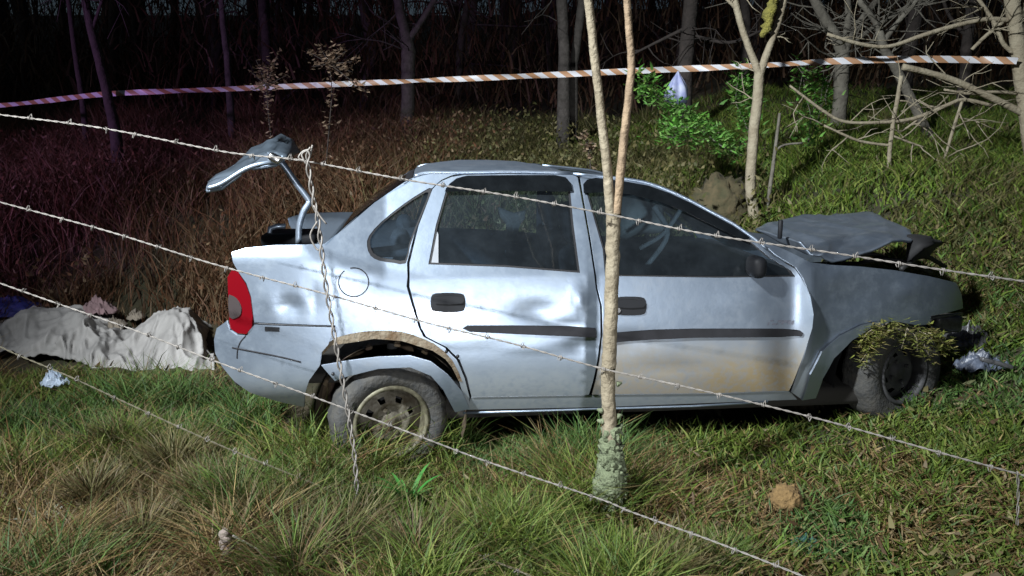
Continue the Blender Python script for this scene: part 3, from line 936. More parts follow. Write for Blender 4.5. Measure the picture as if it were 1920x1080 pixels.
sheet('crumpled_front_panel', C_, [(0, 1, 5), (1, 2, 5), (2, 3, 5), (3, 4, 5), (4, 0, 5)], M['dark'], car, 0.01, 2, 0.012, 9)
bm = bmesh.new()
rbox(bm, loc(1772, 604, -0.42), (0.15, 0.10, 0.09), 0.02, 2)
for v in bm.verts:
    v.co += Vector((1, 1, 1)) * 0.012 * mnoise.noise(v.co * 25)
bmobj('headlight', bm, M['lamp_broken'], car)['label'] = 'smashed headlight'
bm = bmesh.new()
rbox(bm, loc(1775, 640, -0.95), (0.14, 0.9, 0.16), 0.04, 2)
for v in bm.verts:
    v.co += Vector((1, 0.5, 1)) * 0.05 * mnoise.noise(v.co * 6)
bmobj('bumper_remains', bm, M['plastic'], car)
for (x, y, r_) in ((1790, 655, 0.025), (1760, 640, 0.03)):
    bm = bmesh.new()
    bmesh.ops.create_icosphere(bm, subdivisions=2, radius=r_)
    for v in bm.verts:
        v.co *= 1 + 0.5 * mnoise.noise(v.co * 40 + Vector((x, 0, 0)))
    bmesh.ops.translate(bm, vec=loc(x, y, -0.5), verts=bm.verts)
    bmobj('lamp_fragment', bm, M['lamp_broken'], car)
for P in ([(1568, 497, -0.35), (1600, 478, -0.45), (1650, 480, -0.5), (1690, 500, -0.45)], [(1600, 498, -0.32), (1640, 488, -0.4), (1700, 492, -0.42), (1745, 512, -0.5)], [(1690, 505, -0.35), (1730, 480, -0.5), (1772, 500, -0.6)]):
    mobj('engine_hose', *tube([Vector(p) for p in spline([tuple(loc(*q)) for q in P], 5)], 0.013, 8), M['engine'], car, world=False)
for P in ([(1742, 596, -0.34), (1770, 592, -0.36), (1804, 588, -0.42)], [(1745, 612, -0.34), (1775, 622, -0.38), (1800, 612, -0.42)]):
    mobj('lamp_bracket', *tube([Vector(p) for p in spline([tuple(loc(*q)) for q in P], 5)], 0.009, 6), M['lamp_broken'], car, world=False)
# door mirror
bm = bmesh.new()
rbox(bm, loc(1418, 500, 0.02), (0.07, 0.12, 0.10), 0.03, 3)
bmobj('door_mirror', bm, M['plastic'], car)

# inside
def seat(u, y, w, name='front_seat', h=0.58):
    bm = bmesh.new()
    rbox(bm, Vector((u + 0.24, y, 0.42)), (0.5, w, 0.2), 0.06, 3)
    rbox(bm, Vector((u - 0.06, y, 0.42 + h / 2)), (0.15, w, h), 0.06, 3, Matrix.Rotation(-0.25, 3, 'Y'))
    s = bmobj(name, bm, M['seat'], car)
    for dy in ((0,) if w < 0.7 else (-0.35, 0.35)):
        bm = bmesh.new()
        rbox(bm, Vector((u - 0.15, y + dy, 0.42 + h + 0.10)), (0.09, 0.26, 0.2), 0.045, 3, Matrix.Rotation(-0.25, 3, 'Y'))
        rbox(bm, Vector((u - 0.14, y + dy, 0.42 + h)), (0.02, 0.1, 0.1), 0.005, 1)
        bmobj('headrest', bm, M['seat'], s)
seat(1.05, 0.42, 0.48)
seat(1.05, WID - 0.42, 0.48)
seat(0.22, WID / 2, 1.25, 'rear_seat', 0.46)
simple_box('dashboard', (1.82, WID / 2, 0.78), (0.34, WID - 0.25, 0.22), M['plastic'], 0.06)
V, F = [], []
cs = Vector((1.52, WID - 0.42, 0.86))
ring = [cs + Vector((0.07 * math.sin(a), 0.18 * math.cos(a), 0.17 * math.sin(a))) for a in np.linspace(0, 2 * math.pi, 28)]
tube(ring, 0.014, 8, (V, F), False)
for a in (0.2, 2.94, 4.7):
    tube([cs, cs + Vector((0.07 * math.sin(a), 0.18 * math.cos(a), 0.17 * math.sin(a)))], 0.012, 6, (V, F))
mobj('steering_wheel', V, F, M['plastic'], car, world=False)
for nm, pts, mt in (('hanging_airbag', [(1.30, 1.2, 1.22), (1.62, 1.2, 1.12), (1.58, 1.05, 0.98), (1.34, 1.1, 0.92), (1.22, 1.1, 1.05), (1.44, 0.95, 1.08)], M['fabric_pale']),
                    ('pillar_trim', [(0.62, 1.40, 1.10), (0.72, 1.40, 1.06), (0.80, 1.40, 1.08), (0.76, 1.42, 0.84), (0.69, 1.42, 0.84), (0.72, 1.38, 0.98)], M['trim_in']),
                    ('pillar_trim', [(0.88, 1.40, 1.09), (1.08, 1.38, 1.14), (1.10, 1.40, 0.92), (0.98, 1.42, 0.99), (0.93, 1.42, 0.86), (1.0, 1.37, 1.05)], M['trim_in'])):
    sheet(nm, [Vector(p) for p in pts], [(0, 1, 5), (1, 2, 5), (2, 3, 5), (3, 4, 5), (4, 0, 5)], mt, car, 0.01, 2, 0.05, 2)
belt = [(1.27, 0.24, 1.20), (1.36, 0.3, 1.06), (1.30, 0.36, 0.92), (1.22, 0.4, 0.82)]
mobj('seat_belt', *tube(spline(belt, 4), 0.014, 6), M['trim_in'], car, world=False)
belt = [(1.42, 0.24, 1.21), (1.34, 0.3, 1.06), (1.24, 0.36, 0.98)]
mobj('seat_belt', *tube(spline(belt, 4), 0.012, 6), M['trim_in'], car, world=False)
# ------------------------------------------------------------------ (vegetation and debris follow)
# ------------------------------------------------------------------ blades, leaves
def blades(name, P, H, W, lean, C, label, cat=None, segs=3, seed=1, mt='grass', kind='stuff', curl=1.0):
    """many separate curved blades as one mesh; P Nx3 feet, H heights, W widths, lean Nx2 tip offset, C Nx3 colours"""
    rs = np.random.RandomState(seed)
    n = len(P)
    ang = rs.rand(n) * 2 * np.pi
    sx, sy = np.cos(ang) * W / 2, np.sin(ang) * W / 2
    nv = segs * 2 + 1
    V = np.zeros((n, nv, 3))
    for s in range(segs):
        t = s / segs
        c = P + np.stack([lean[:, 0] * t ** (1 + curl), lean[:, 1] * t ** (1 + curl), H * t * (1 - 0.12 * curl * t)], 1)
        w = 1 - 0.55 * t ** 1.5
        V[:, 2 * s] = c + np.stack([sx * w, sy * w, 0 * sx], 1)
        V[:, 2 * s + 1] = c - np.stack([sx * w, sy * w, 0 * sx], 1)
    V[:, -1] = P + np.stack([lean[:, 0], lean[:, 1], H * (1 - 0.12 * curl)], 1)
    T = []
    for s in range(segs - 1):
        a = 2 * s
        T += [(a, a + 1, a + 3), (a, a + 3, a + 2)]
    a = 2 * (segs - 1)
    T.append((a, a + 1, a + 2))
    T = np.array(T)
    F = (np.arange(n)[:, None, None] * nv + T[None]).reshape(-1)
    me = bpy.data.meshes.new(name)
    me.vertices.add(n * nv)
    me.vertices.foreach_set('co', V.reshape(-1).astype(np.float32))
    nt_ = len(F) // 3
    me.loops.add(len(F))
    me.loops.foreach_set('vertex_index', F.astype(np.int32))
    me.polygons.add(nt_)
    me.polygons.foreach_set('loop_start', (np.arange(nt_) * 3).astype(np.int32))
    me.polygons.foreach_set('loop_total', np.full(nt_, 3, np.int32))
    me.update(calc_edges=True)
    at_ = me.attributes.new('tint', 'FLOAT_COLOR', 'POINT')
    cc = np.ones((n, nv, 4))
    cc[:, :, :3] = C[:, None, :]
    at_.data.foreach_set('color', cc.reshape(-1).astype(np.float32))
    me.materials.append(M[mt])
    o = bpy.data.objects.new(name, me)
    COL.objects.link(o)
    if kind:
        o['kind'] = kind
    if label:
        o['label'] = label
    return o
GREEN = np.array([(0.075, 0.125, 0.02), (0.10, 0.15, 0.03), (0.055, 0.10, 0.025), (0.13, 0.16, 0.045)])
DRY = np.array([(0.16, 0.11, 0.052), (0.21, 0.165, 0.085), (0.10, 0.06, 0.03), (0.17, 0.135, 0.085)])
RUST = np.array([(0.13, 0.06, 0.03), (0.17, 0.09, 0.05), (0.10, 0.06, 0.03), (0.20, 0.14, 0.08)])
OLIVE = np.array([(0.10, 0.095, 0.03), (0.14, 0.12, 0.05), (0.08, 0.085, 0.03), (0.17, 0.15, 0.07)])
def pick(rs, pal, n):
    return pal[rs.randint(0, len(pal), n)] * (0.65 + 0.7 * rs.rand(n, 1))
def in_car(X, Y, m=0.0):
    u = (X - CO.x) * CH.x + (Y - CO.y) * CH.y
    v = (X - CO.x) * CN.x + (Y - CO.y) * CN.y
    return (u > -0.62 - m) & (u < 2.72 + m) & (v < -0.24 + m) & (v > -1.4 - m)
def in_tarp(X, Y):
    return (X > -3.75) & (X < -1.95) & (Y > 4.95) & (Y < 5.9)
def grassland():
    rs = np.random.RandomState(3)
    # ---- foreground and round the car
    n = 210000
    Y = 2.25 + 3.2 * rs.rand(n) ** 1.25
    X = (rs.rand(n) - 0.5) * 2 * (0.72 * Y + 0.5)
    dens = vnoise(X, Y, 2.6, 1) * 0.6 + vnoise(X, Y, 6.5, 2) * 0.4
    k = (rs.rand(n) < 0.30 + 1.1 * sstep(0.25, 0.75, dens)) & ~in_car(X, Y) & ~in_tarp(X, Y)
    X, Y = X[k], Y[k]
    n = len(X)
    patch = vnoise(X, Y, 1.3, 3) * 0.6 + vnoise(X, Y, 4.1, 0) * 0.4
    left = 1 - sstep(-0.9, 0.6, X)
    right = sstep(0.5, 1.3, X)
    # where it is dry: bottom left corner, strip under the sill, patches in the lower right
    dry = 0.14 + 0.52 * sstep(0.45, 0.72, patch)
    dry += 0.26 * left * sstep(-0.55, -1.15, X) * sstep(3.9, 3.2, Y) - 0.35 * np.exp(-((X + 1.05) / 0.25) ** 2 - ((Y - 3.2) / 0.35) ** 2)
    dry += 0.45 * np.exp(-((Y - 3.25) / 0.16) ** 2) * sstep(-0.5, -0.2, X) * sstep(0.9, 0.5, X)
    dry += 0.3 * right * sstep(0.5, 0.7, vnoise(X, Y, 2.0, 2)) + 0.3 * sstep(4.4, 5.0, Y) * left
    isdry = rs.rand(n) < np.clip(dry, 0.05, 0.9)
    C = np.where(isdry[:, None], pick(rs, DRY, n), pick(rs, GREEN, n))
    cool = (vnoise(X, Y, 1.7, 1) > 0.55)[:, None] & ~isdry[:, None]
    C = np.where(cool, C * np.array([0.85, 1.0, 1.15]), C * np.array([1.2, 1.12, 0.95]))
    tuft = sstep(0.50, 0.8, vnoise(X, Y, 3.0, 2))
    H = (0.04 + 0.10 * rs.rand(n) ** 1.5) * (1 + 1.3 * tuft * (1 - 0.75 * right)) * (1 - 0.35 * right)
    H *= 1 + 0.9 * np.exp(-((X + 1.05) / 0.4) ** 2 - ((Y - 3.15) / 0.3) ** 2)
    H *= np.where(isdry, 0.85, 1.0)
    W = np.where(right > rs.rand(n), 0.006 + 0.010 * rs.rand(n), 0.0028 + 0.005 * rs.rand(n))
    a = rs.rand(n) * 2 * np.pi
    l = H * (0.25 + 0.9 * rs.rand(n)) * np.where(isdry, 1.5, 1.0)
    P = np.stack([X, Y, gz(X, Y) - 0.01], 1)
    blades('grass', P, H, W, np.stack([np.cos(a) * l, np.sin(a) * l], 1), C, 'rough green and brown grass round the car', segs=3, seed=5)
    # ---- bent tufts of long grass in front
    tx, th = [], []
    cents = [(-0.75, 2.55, 0.30), (-0.62, 2.75, 0.26), (-1.12, 3.05, 0.30), (-1.3, 3.15, 0.26), (-0.85, 3.1, 0.28), (-0.95, 2.9, 0.25), (-0.35, 2.6, 0.24), (-0.1, 2.75, 0.2), (0.2, 2.55, 0.18),
             (-1.75, 3.1, 0.24), (-1.5, 2.55, 0.2), (0.55, 2.5, 0.16), (-1.9, 3.7, 0.26), (-1.55, 3.45, 0.28), (-0.55, 3.02, 0.2), (-1.4, 2.8, 0.2), (0.75, 2.6, 0.13)]
    PP, HH, LL, CC = [], [], [], []
    for i, (cx, cy, h) in enumerate(cents):
        m = 800
        r = np.abs(rs.randn(m)) * 0.10
        a = rs.rand(m) * 2 * np.pi
        x, y = cx + r * np.cos(a), cy + r * np.sin(a)
        hh = h * (0.45 + 0.6 * rs.rand(m))
        ll = hh * (0.25 + 0.65 * rs.rand(m))
        a2 = a + rs.randn(m) * 0.7
        PP.append(np.stack([x, y, gz(x, y) - 0.01], 1))
        HH.append(hh)
        LL.append(np.stack([np.cos(a2) * ll, np.sin(a2) * ll], 1))
        f = 0.45 if i % 3 == 0 else 0.15
        CC.append(np.where((rs.rand(m) < f)[:, None], pick(rs, DRY, m) * 0.9, pick(rs, OLIVE if i % 2 else GREEN, m)))
    P = np.concatenate(PP)
    n = len(P)
    blades('long_grass', P, np.concatenate(HH), 0.003 + 0.003 * rs.rand(n), np.concatenate(LL), np.concatenate(CC), 'tufts of long bent grass in front of the car', segs=4, seed=6, curl=1.3)
    # ---- bank behind: short green on the right
    n = 120000
    Y = 4.2 + 7.5 * rs.rand(n) ** 1.3
    X = -0.5 + rs.rand(n) * (0.75 * Y + 1.2)
    k = ~in_car(X, Y) & (rs.rand(n) < 0.35 + sstep(0.3, 0.7, vnoise(X, Y, 2.2, 0)))
    X, Y = X[k], Y[k]
    n = len(X)
    isdry = rs.rand(n) < 0.15 + 0.5 * sstep(0.5, 0.75, vnoise(X, Y, 1.5, 1)) + 0.35 * sstep(1.4, 0.4, X)
    C = np.where(isdry[:, None], pick(rs, OLIVE, n), pick(rs, GREEN, n) * np.array([1.45, 1.4, 1.1]))
    H = (0.04 + 0.09 * rs.rand(n)) * (1 + 0.8 * sstep(0.5, 0.8, vnoise(X, Y, 3, 3)))
    a = rs.rand(n) * 2 * np.pi
    l = H * (0.3 + 0.9 * rs.rand(n))
    blades('bank_grass', np.stack([X, Y, gz(X, Y) - 0.01], 1), H, 0.008 + 0.014 * rs.rand(n), np.stack([np.cos(a) * l, np.sin(a) * l], 1), C, 'short green grass on the bank behind the bonnet', segs=2, seed=7)
    # ---- tall dead weeds on the left and behind the boot
    n = 100000
    Y = 5.3 + 6.5 * rs.rand(n) ** 1.2
    X = 2.6 - rs.rand(n) * (0.72 * Y + 3.2)
    clump = vnoise(X, Y, 1.4, 2) * 0.6 + vnoise(X, Y, 3.3, 1) * 0.4
    k = ~in_car(X, Y, 0.05) & ~in_tarp(X, Y) & (rs.rand(n) < 0.2 + 1.2 * sstep(0.35, 0.7, clump)) & (rs.rand(n) < sstep(2.6, 0.8, X))
    X, Y, clump = X[k], Y[k], clump[k]
    n = len(X)
    red = sstep(0.3, -1.6, X)
    C = np.where((rs.rand(n) < red)[:, None], pick(rs, RUST, n), pick(rs, OLIVE, n))
    H = (0.15 + 0.42 * rs.rand(n) ** 1.4) * (0.45 + 0.9 * clump) * (0.6 + 0.6 * red) * (0.55 + 0.45 * sstep(5.4, 7.0, Y))
    a = rs.rand(n) * 2 * np.pi
    l = H * (0.15 + 0.9 * rs.rand(n) ** 1.4)
    blades('dead_weeds', np.stack([X, Y, gz(X, Y) - 0.01], 1), H, 0.005 + 0.010 * rs.rand(n), np.stack([np.cos(a) * l, np.sin(a) * l], 1), C, 'tall dead brown weeds behind the boot', segs=3, seed=8)
    # small broad dead leaves that cling to the weeds
    n = 26000
    Y = 5.3 + 5 * rs.rand(n)
    X = 2.0 - rs.rand(n) * (0.72 * Y + 2.6)
    clump = vnoise(X, Y, 1.4, 2) * 0.6 + vnoise(X, Y, 3.3, 1) * 0.4
    k = ~in_car(X, Y, 0.1) & ~in_tarp(X, Y) & (rs.rand(n) < sstep(0.4, 0.7, clump))
    X, Y = X[k], Y[k]
    n = len(X)
    Z = gz(X, Y) + 0.05 + 0.45 * rs.rand(n)
    C = np.where((rs.rand(n) < sstep(0.5, -1.5, X))[:, None], pick(rs, RUST, n), pick(rs, OLIVE, n))
    a = rs.rand(n) * 2 * np.pi
    blades('dead_leaves', np.stack([X, Y, Z], 1), 0.02 + 0.03 * rs.rand(n), 0.015 + 0.02 * rs.rand(n), np.stack([np.cos(a), np.sin(a)], 1) * 0.03, C, 'dead leaves hanging in the brown weeds', segs=2, seed=9)
grassland()
def litter():
    rs = np.random.RandomState(31)
    n = 5200
    Y = 2.3 + 3.0 * rs.rand(n)
    X = (rs.rand(n) - 0.42) * 2 * (0.7 * Y)
    k = ~in_car(X, Y) & ~in_tarp(X, Y) & (rs.rand(n) < 0.25 + 0.9 * sstep(0.4, 0.7, vnoise(X, Y, 2.3, 2)))
    X, Y = X[k], Y[k]
    n = len(X)
    a = rs.rand(n) * 2 * np.pi
    l = 0.018 + 0.03 * rs.rand(n)
    C = np.where((rs.rand(n) < 0.7)[:, None], pick(rs, DRY, n), pick(rs, OLIVE, n))
    blades('leaf_litter', np.stack([X, Y, gz(X, Y) + 0.02 + 0.05 * rs.rand(n)], 1), l * (rs.rand(n) - 0.2), 0.012 + 0.018 * rs.rand(n), np.stack([np.cos(a) * l, np.sin(a) * l], 1), C, 'dead leaves scattered through the foreground grass', segs=3, seed=13, curl=0.3)
litter()

def leafy(name, stems, label, cat, cols, ll=0.05, lw=0.022, dens=60, group=None, spread=0.09, seed=1, stem_r=0.006, stem_mat='bark_grey', droop=0.3):
    """a plant: woody stems (lists of world points) with leaves set along them"""
    rs = np.random.RandomState(seed)
    base = Vector(stems[0][0])
    o = empty(name, base, label, cat, group)
    V, F = [], []
    P, H, L, C = [], [], [], []
    for st in stems:
        pts = spline([tuple(p) for p in st], 6)
        tube(pts, list(np.linspace(stem_r, stem_r * 0.35, len(pts))), 6, (V, F))
        length = sum(math.dist(a, b) for a, b in zip(pts, pts[1:]))
        m = int(dens * length)
        for _ in range(m):
            t = rs.rand() ** 0.8
            i = min(int(t * (len(pts) - 1)), len(pts) - 2)
            p = pts[i] + (pts[i + 1] - pts[i]) * rs.rand() + rs.randn(3) * spread * 0.45
            P.append(p)
            a = rs.rand() * 6.283
            s = ll * (0.6 + 0.7 * rs.rand())
            H.append(s * (0.35 - droop + 0.8 * rs.rand()))
            L.append((math.cos(a) * s, math.sin(a) * s))
            C.append(np.array(cols[rs.randint(len(cols))]) * (0.6 + 0.8 * rs.rand()))
    mobj('stem', V, F, M[stem_mat], o)
    P = np.array(P) - np.array(base)
    lv = blades('foliage', P, np.array(H), np.full(len(P), lw) * (0.7 + 0.6 * rs.rand(len(P))), np.array(L), np.array(C), None, segs=3, seed=seed, mt='leaf', kind=None, curl=0.4)
    lv.parent = o
    return o
LG = [(0.10, 0.28, 0.04), (0.15, 0.34, 0.07), (0.08, 0.20, 0.04), (0.22, 0.40, 0.11), (0.14, 0.24, 0.05)]
Yb = 6.6
def T(P, Y):
    return [at(x, y, Y + (dy[0] if dy else 0)) for x, y, *dy in P]
leafy('leafy_shrub', [T([(1392, 292), (1340, 255), (1270, 205), (1235, 180), (1195, 140)], Yb), T([(1385, 285), (1350, 250), (1300, 235), (1240, 232)], Yb), T([(1370, 275), (1320, 262), (1270, 258), (1235, 256)], Yb - 0.1),
                      T([(1250, 190), (1215, 180), (1195, 178)], Yb), T([(1330, 250), (1290, 222), (1255, 222)], Yb + 0.1), T([(1392, 292), (1350, 272), (1310, 242), (1262, 238)], Yb - 0.2)],
      'bright green feathery shrub leaning left below the hanging bag', 'shrub', LG, 0.06, 0.024, 420, spread=0.095, seed=2)
leafy('leafy_shrub', [T([(1408, 262), (1405, 215), (1392, 170), (1390, 122)], 7.0), T([(1408, 262), (1395, 225), (1380, 190), (1385, 140)], 7.0), T([(1405, 240), (1412, 190), (1405, 150)], 7.1)],
      'upright green shrub directly left of the forked pale sapling', 'shrub', LG, 0.06, 0.028, 300, spread=0.12, seed=3)
leafy('leafy_shrub', [T([(1515, 268), (1520, 220), (1510, 175), (1505, 128)], 7.0), T([(1515, 268), (1535, 220), (1540, 180), (1545, 132)], 7.0), T([(1515, 240), (1528, 190), (1525, 150)], 7.1)],
      'green shrub between the forked sapling and the grey branching tree', 'shrub', LG, 0.06, 0.028, 260, spread=0.13, seed=4)
# broad-leaved weed in front of the rear wheel
def rosette(px, py, Y, label, cols, n, ll, lw, seed, up=0.8, name='broad_leaved_weed'):
    rs = np.random.RandomState(seed)
    p = at(px, py, Y)
    p.z = gzf(p.x, p.y)
    o = empty(name, p, label, 'plant')
    me = None
    for k in range(n):
        a = 2 * math.pi * k / n + rs.rand() * 0.5
        s, w = ll * (0.6 + 0.6 * rs.rand()), lw * (0.8 + 0.4 * rs.rand())
        V, F = [], []
        m = 7
        d, sd_ = Vector((math.cos(a), math.sin(a), 0)), Vector((-math.sin(a), math.cos(a), 0))
        for i in range(m):
            t = i / (m - 1)
            c = d * (s * t * (0.35 + 0.35 * t)) + Vector((0, 0, s * up * (t - 0.38 * t * t)))
            hw = w * math.sin(math.pi * (0.08 + 0.9 * t)) ** 0.8 * 0.5
            V += [c - sd_ * hw + Vector((0, 0, hw * 0.35)), c, c + sd_ * hw + Vector((0, 0, hw * 0.35))]
        for i in range(m - 1):
            for j in range(2):
                F.append((3 * i + j, 3 * i + j + 1, 3 * i + j + 4, 3 * i + j + 3))
        lf = mobj('leaf', V, F, M['leaf'], o, world=False)
        at_ = lf.data.attributes.new('tint', 'FLOAT_COLOR', 'POINT')
        c = np.array(cols[k % len(cols)]) * (0.8 + 0.4 * rs.rand())
        at_.data.foreach_set('color', np.tile(np.append(c, 1), len(V)).astype(np.float32))
    return o
rosette(765, 915, 3.02, 'bright green broad-leaved weed in front of the rear wheel', [(0.04, 0.19, 0.03), (0.06, 0.23, 0.04), (0.05, 0.16, 0.03)], 11, 0.19, 0.022, 3, 1.25)
rosette(905, 985, 2.82, 'small yellowish broad-leaved weed in the foreground grass', [(0.20, 0.19, 0.05), (0.16, 0.17, 0.05)], 8, 0.09, 0.05, 4, 0.6)
rosette(545, 945, 2.92, 'pale grey-green weed below the rear bumper', [(0.24, 0.27, 0.16), (0.18, 0.2, 0.12)], 12, 0.08, 0.02, 5, 0.7)
# pale spiky rosette lower left
rosette(75, 935, 2.95, 'pale spiky rosette at the left edge of the foreground', [(0.30, 0.29, 0.24), (0.22, 0.24, 0.17)], 18, 0.17, 0.018, 6, 0.7, 'spiky_weed')
# tall dry weeds with seed heads behind the boot
DS = [(0.24, 0.17, 0.12), (0.30, 0.22, 0.15), (0.18, 0.12, 0.08)]
def seedweed(stem, tips, Y, label, seed):
    st = [T(stem, Y)] + [T([stem[-2], t], Y) for t in tips]
    return leafy('dry_seed_weed', st, label, 'weed', DS, 0.03, 0.026, 170, 'dry seed weeds behind the boot', 0.06, seed, 0.006, 'bark_dark', 0.2)
seedweed([(612, 300), (618, 230), (622, 170), (618, 120), (620, 100)], [(575, 95), (585, 125), (600, 88), (650, 95), (668, 115), (660, 135), (690, 175), (640, 88)], 7.2, 'tall dry weed with wide seed head above the boot lid', 1)
seedweed([(508, 260), (503, 210), (500, 160), (505, 125)], [(465, 130), (480, 112), (520, 105), (540, 140), (470, 170), (530, 165)], 7.4, 'smaller dry seed weed left of the tall one', 2)
seedweed([(1108, 345), (1106, 300), (1100, 270), (1092, 250)], [(1118, 268), (1104, 262), (1112, 290)], 5.9, 'short dry stalks just behind the roof at the forked trunk', 3)

# ------------------------------------------------------------------ trees
def traced(P, Y, n=5):
    """[(px, py, radius px, (dY))] -> smooth points and radii"""
    Q = spline([tuple(at(p[0], p[1], Y + (p[3] if len(p) > 3 else 0))) + (p[2] * pxm(Y),) for p in P], n)
    return [Vector(q[:3]) for q in Q], [max(q[3], 0.0015) for q in Q]
def rough_tube(P, Y, n=10, seed=0, rough=0.04, out=None):
    pts, rad = traced(P, Y)
    rs = random.Random(seed)
    pts = [p + Vector((rs.gauss(0, 1), rs.gauss(0, 1), 0)) * r * rough for p, r in zip(pts, rad)]
    rad = [r * (1 + rs.uniform(-0.7, 0.7) * rough) for r in rad]
    return tube(pts, rad, n, out)
def twigs(P, Y, seed, count, length, out, up=0.3, r0=1.6):
    pts, rad = traced(P, Y)
    rs = random.Random(seed)
    for _ in range(count):
        i = rs.randrange(len(pts) // 4, len(pts))
        p = pts[i].copy()
        d = Vector((rs.gauss(0, 1), rs.gauss(0, 0.7), rs.gauss(up, 0.6))).normalized()
        l = length * rs.uniform(0.4, 1.1)
        Q = [p]
        for k in range(5):
            d = (d + Vector((rs.gauss(0, 0.25), rs.gauss(0, 0.25), rs.gauss(0.02, 0.22)))).normalized()
            Q.append(Q[-1] + d * l / 5)
        tube(Q, [pxm(Y) * r0 * (1 - 0.15 * k) for k in range(6)], 5, out)
        for _b in range(2):
            q = Q[rs.randrange(1, 5)]
            e = (d + Vector((rs.gauss(0, 0.8), rs.gauss(0, 0.8), rs.gauss(0, 0.8)))).normalized()
            tube([q, q + e * l * 0.25 + Vector((0, 0, rs.uniform(-0.03, 0.03))), q + e * l * 0.5], [pxm(Y) * r0 * 0.6, pxm(Y) * r0 * 0.5, pxm(Y) * r0 * 0.3], 4, out)
def tree(name, trunk, branches, Y, label, mt, seed=0, ntw=0, twl=0.6, group=None, bm_=None, cat='tree', twr=1.6, foot=True):
    if foot:
        # carry the trunk down to the ground below its lowest traced point
        p = at(trunk[0][0], trunk[0][1], Y)
        g = gzf(p.x, p.y)
        q = Vector((p.x, p.y, g - 0.12))
    else:
        q = at(trunk[0][0], trunk[0][1], Y)
    o = empty(name, (q.x, q.y, q.z), label, cat, group)
    pts, rad = traced(trunk, Y)
    rs = random.Random(seed)
    pts = [p + Vector((rs.gauss(0, 1), rs.gauss(0, 1), 0)) * r * 0.04 for p, r in zip(pts, rad)]
    rad = [r * (1 + rs.uniform(-0.03, 0.03)) for r in rad]
    if foot and pts[0].z > q.z + 0.1:
        pts, rad = [q, q * 0.5 + pts[0] * 0.5] + pts, [rad[0] * 1.35, rad[0] * 1.12] + rad
    mobj('trunk', *tube(pts, rad, 10), M[mt], o)
    for i, b in enumerate(branches):
        mobj('branch', *rough_tube(b, Y, 8, seed + i), M[(bm_ or [mt] * 99)[i] if bm_ else mt], o)
    if ntw:
        out = ([], [])
        for i, b in enumerate([trunk[len(trunk) // 2:]] + list(branches)):
            if len(b) > 1:
                twigs(b, Y, seed * 7 + i, ntw, twl, out, r0=twr)
        c = mobj('twigs', *out, M[mt], o)
        c['kind'] = 'stuff'
    return o
# the forked trunk the fence hangs on
YF = 2.95
fork = tree('forked_sapling', [(1146, 1010, 24), (1146, 940, 24), (1146, 880, 21), (1145, 820, 16), (1141, 760, 14), (1141, 690, 14.5), (1143, 640, 14), (1146, 560, 13.5), (1149, 480, 13.5), (1150, 420, 13.5), (1151, 398, 12)],
     [[(1147, 430, 9), (1143, 385, 9), (1140, 330, 9), (1131, 250, 8.6), (1122, 170, 8), (1112, 80, 8), (1103, 0, 8), (1090, -120, 8)],
      [(1153, 430, 9), (1157, 385, 8.5), (1163, 330, 8.2), (1171, 250, 8), (1180, 170, 7.5), (1184, 120, 7.2), (1180, 60, 6.8), (1176, 0, 6.8), (1172, -120, 7)]],
     YF, 'forked sapling with lichen at its foot in front of the car doors', 'bark_front', 3, bm_=['bark_front', 'bark_tan'])
out = ([], [])
rs = random.Random(4)
for k in range(150):                           # shaggy lichen cuffs at the foot
    py = rs.uniform(800, 985)
    rr = 17 + 14 * math.exp(-((py - 915) / 60) ** 2)
    a = rs.uniform(0, 6.28)
    c = at(1146, py, YF)
    p = c + Vector((math.cos(a), math.sin(a), 0)) * rr * pxm(YF) * 0.85
    bmv = []
    q = p + Vector((math.cos(a) * 0.018, math.sin(a) * 0.018, rs.uniform(-0.03, 0.02)))
    tube([p - Vector((math.cos(a), math.sin(a), 0)) * 0.02, p, q], [0.014, rs.uniform(0.010, 0.018), 0.003], 6, out)
mobj('lichen', *out, M['moss'], fork)['kind'] = 'stuff'
mobj('lichen_cuff', *rough_tube([(1145, 1000, 27), (1147, 960, 30), (1146, 915, 33), (1145, 880, 28), (1145, 850, 21), (1144, 822, 17.5)], YF, 14, 9, 0.10), M['moss'], fork)
for (x, y, dx) in ((1127, 770, -8), (1159, 720, 7), (1128, 790, -9), (1160, 780, 7), (1130, 830, -7)):
    p = at(x, y, YF - 0.01)
    mobj('knot', *tube([p - Vector((dx * 0.0008, 0, 0)), p, p + Vector((dx * pxm(YF), -0.004, 0.006))], [0.012, 0.011, 0.004], 6), M['moss'], fork)

YL = 6.1
tree('forked_sapling', [(1417, 418, 12), (1410, 380, 10), (1407, 340, 9.5), (1412, 260, 9.5), (1420, 190, 9.5), (1423, 145, 9), (1424, 132, 8)],
     [[(1424, 140, 8), (1410, 105, 6.5), (1392, 55, 6), (1380, 10, 6), (1372, -40, 5)], [(1424, 140, 8), (1442, 90, 6.5), (1458, 45, 6), (1470, 0, 6.5), (1485, -50, 5)],
      [(1379, 14, 4), (1368, 4, 3), (1355, -10, 3)]], YL, 'pale forked sapling rising behind the buckled bonnet', 'bark_pale', 5, 2, 0.35)
mobj_m = rough_tube([(1430, 70, 4), (1438, 45, 9), (1446, 20, 10), (1450, -10, 9)], YL - 0.05, 10, 3, 0.3)
tag(mobj('hanging_moss', *mobj_m, M['moss_y']), 'yellow moss hanging in the crotch of the pale sapling', 'moss')
tree('thin_stem', [(1438, 392, 4), (1447, 330, 3.5), (1456, 260, 3), (1462, 212, 2.5)], [[(1452, 285, 2.5), (1470, 272, 2), (1505, 268, 2)]], YL + 0.15, 'thin bare stem right beside the pale forked sapling', 'bark_grey', 6, cat='stem')
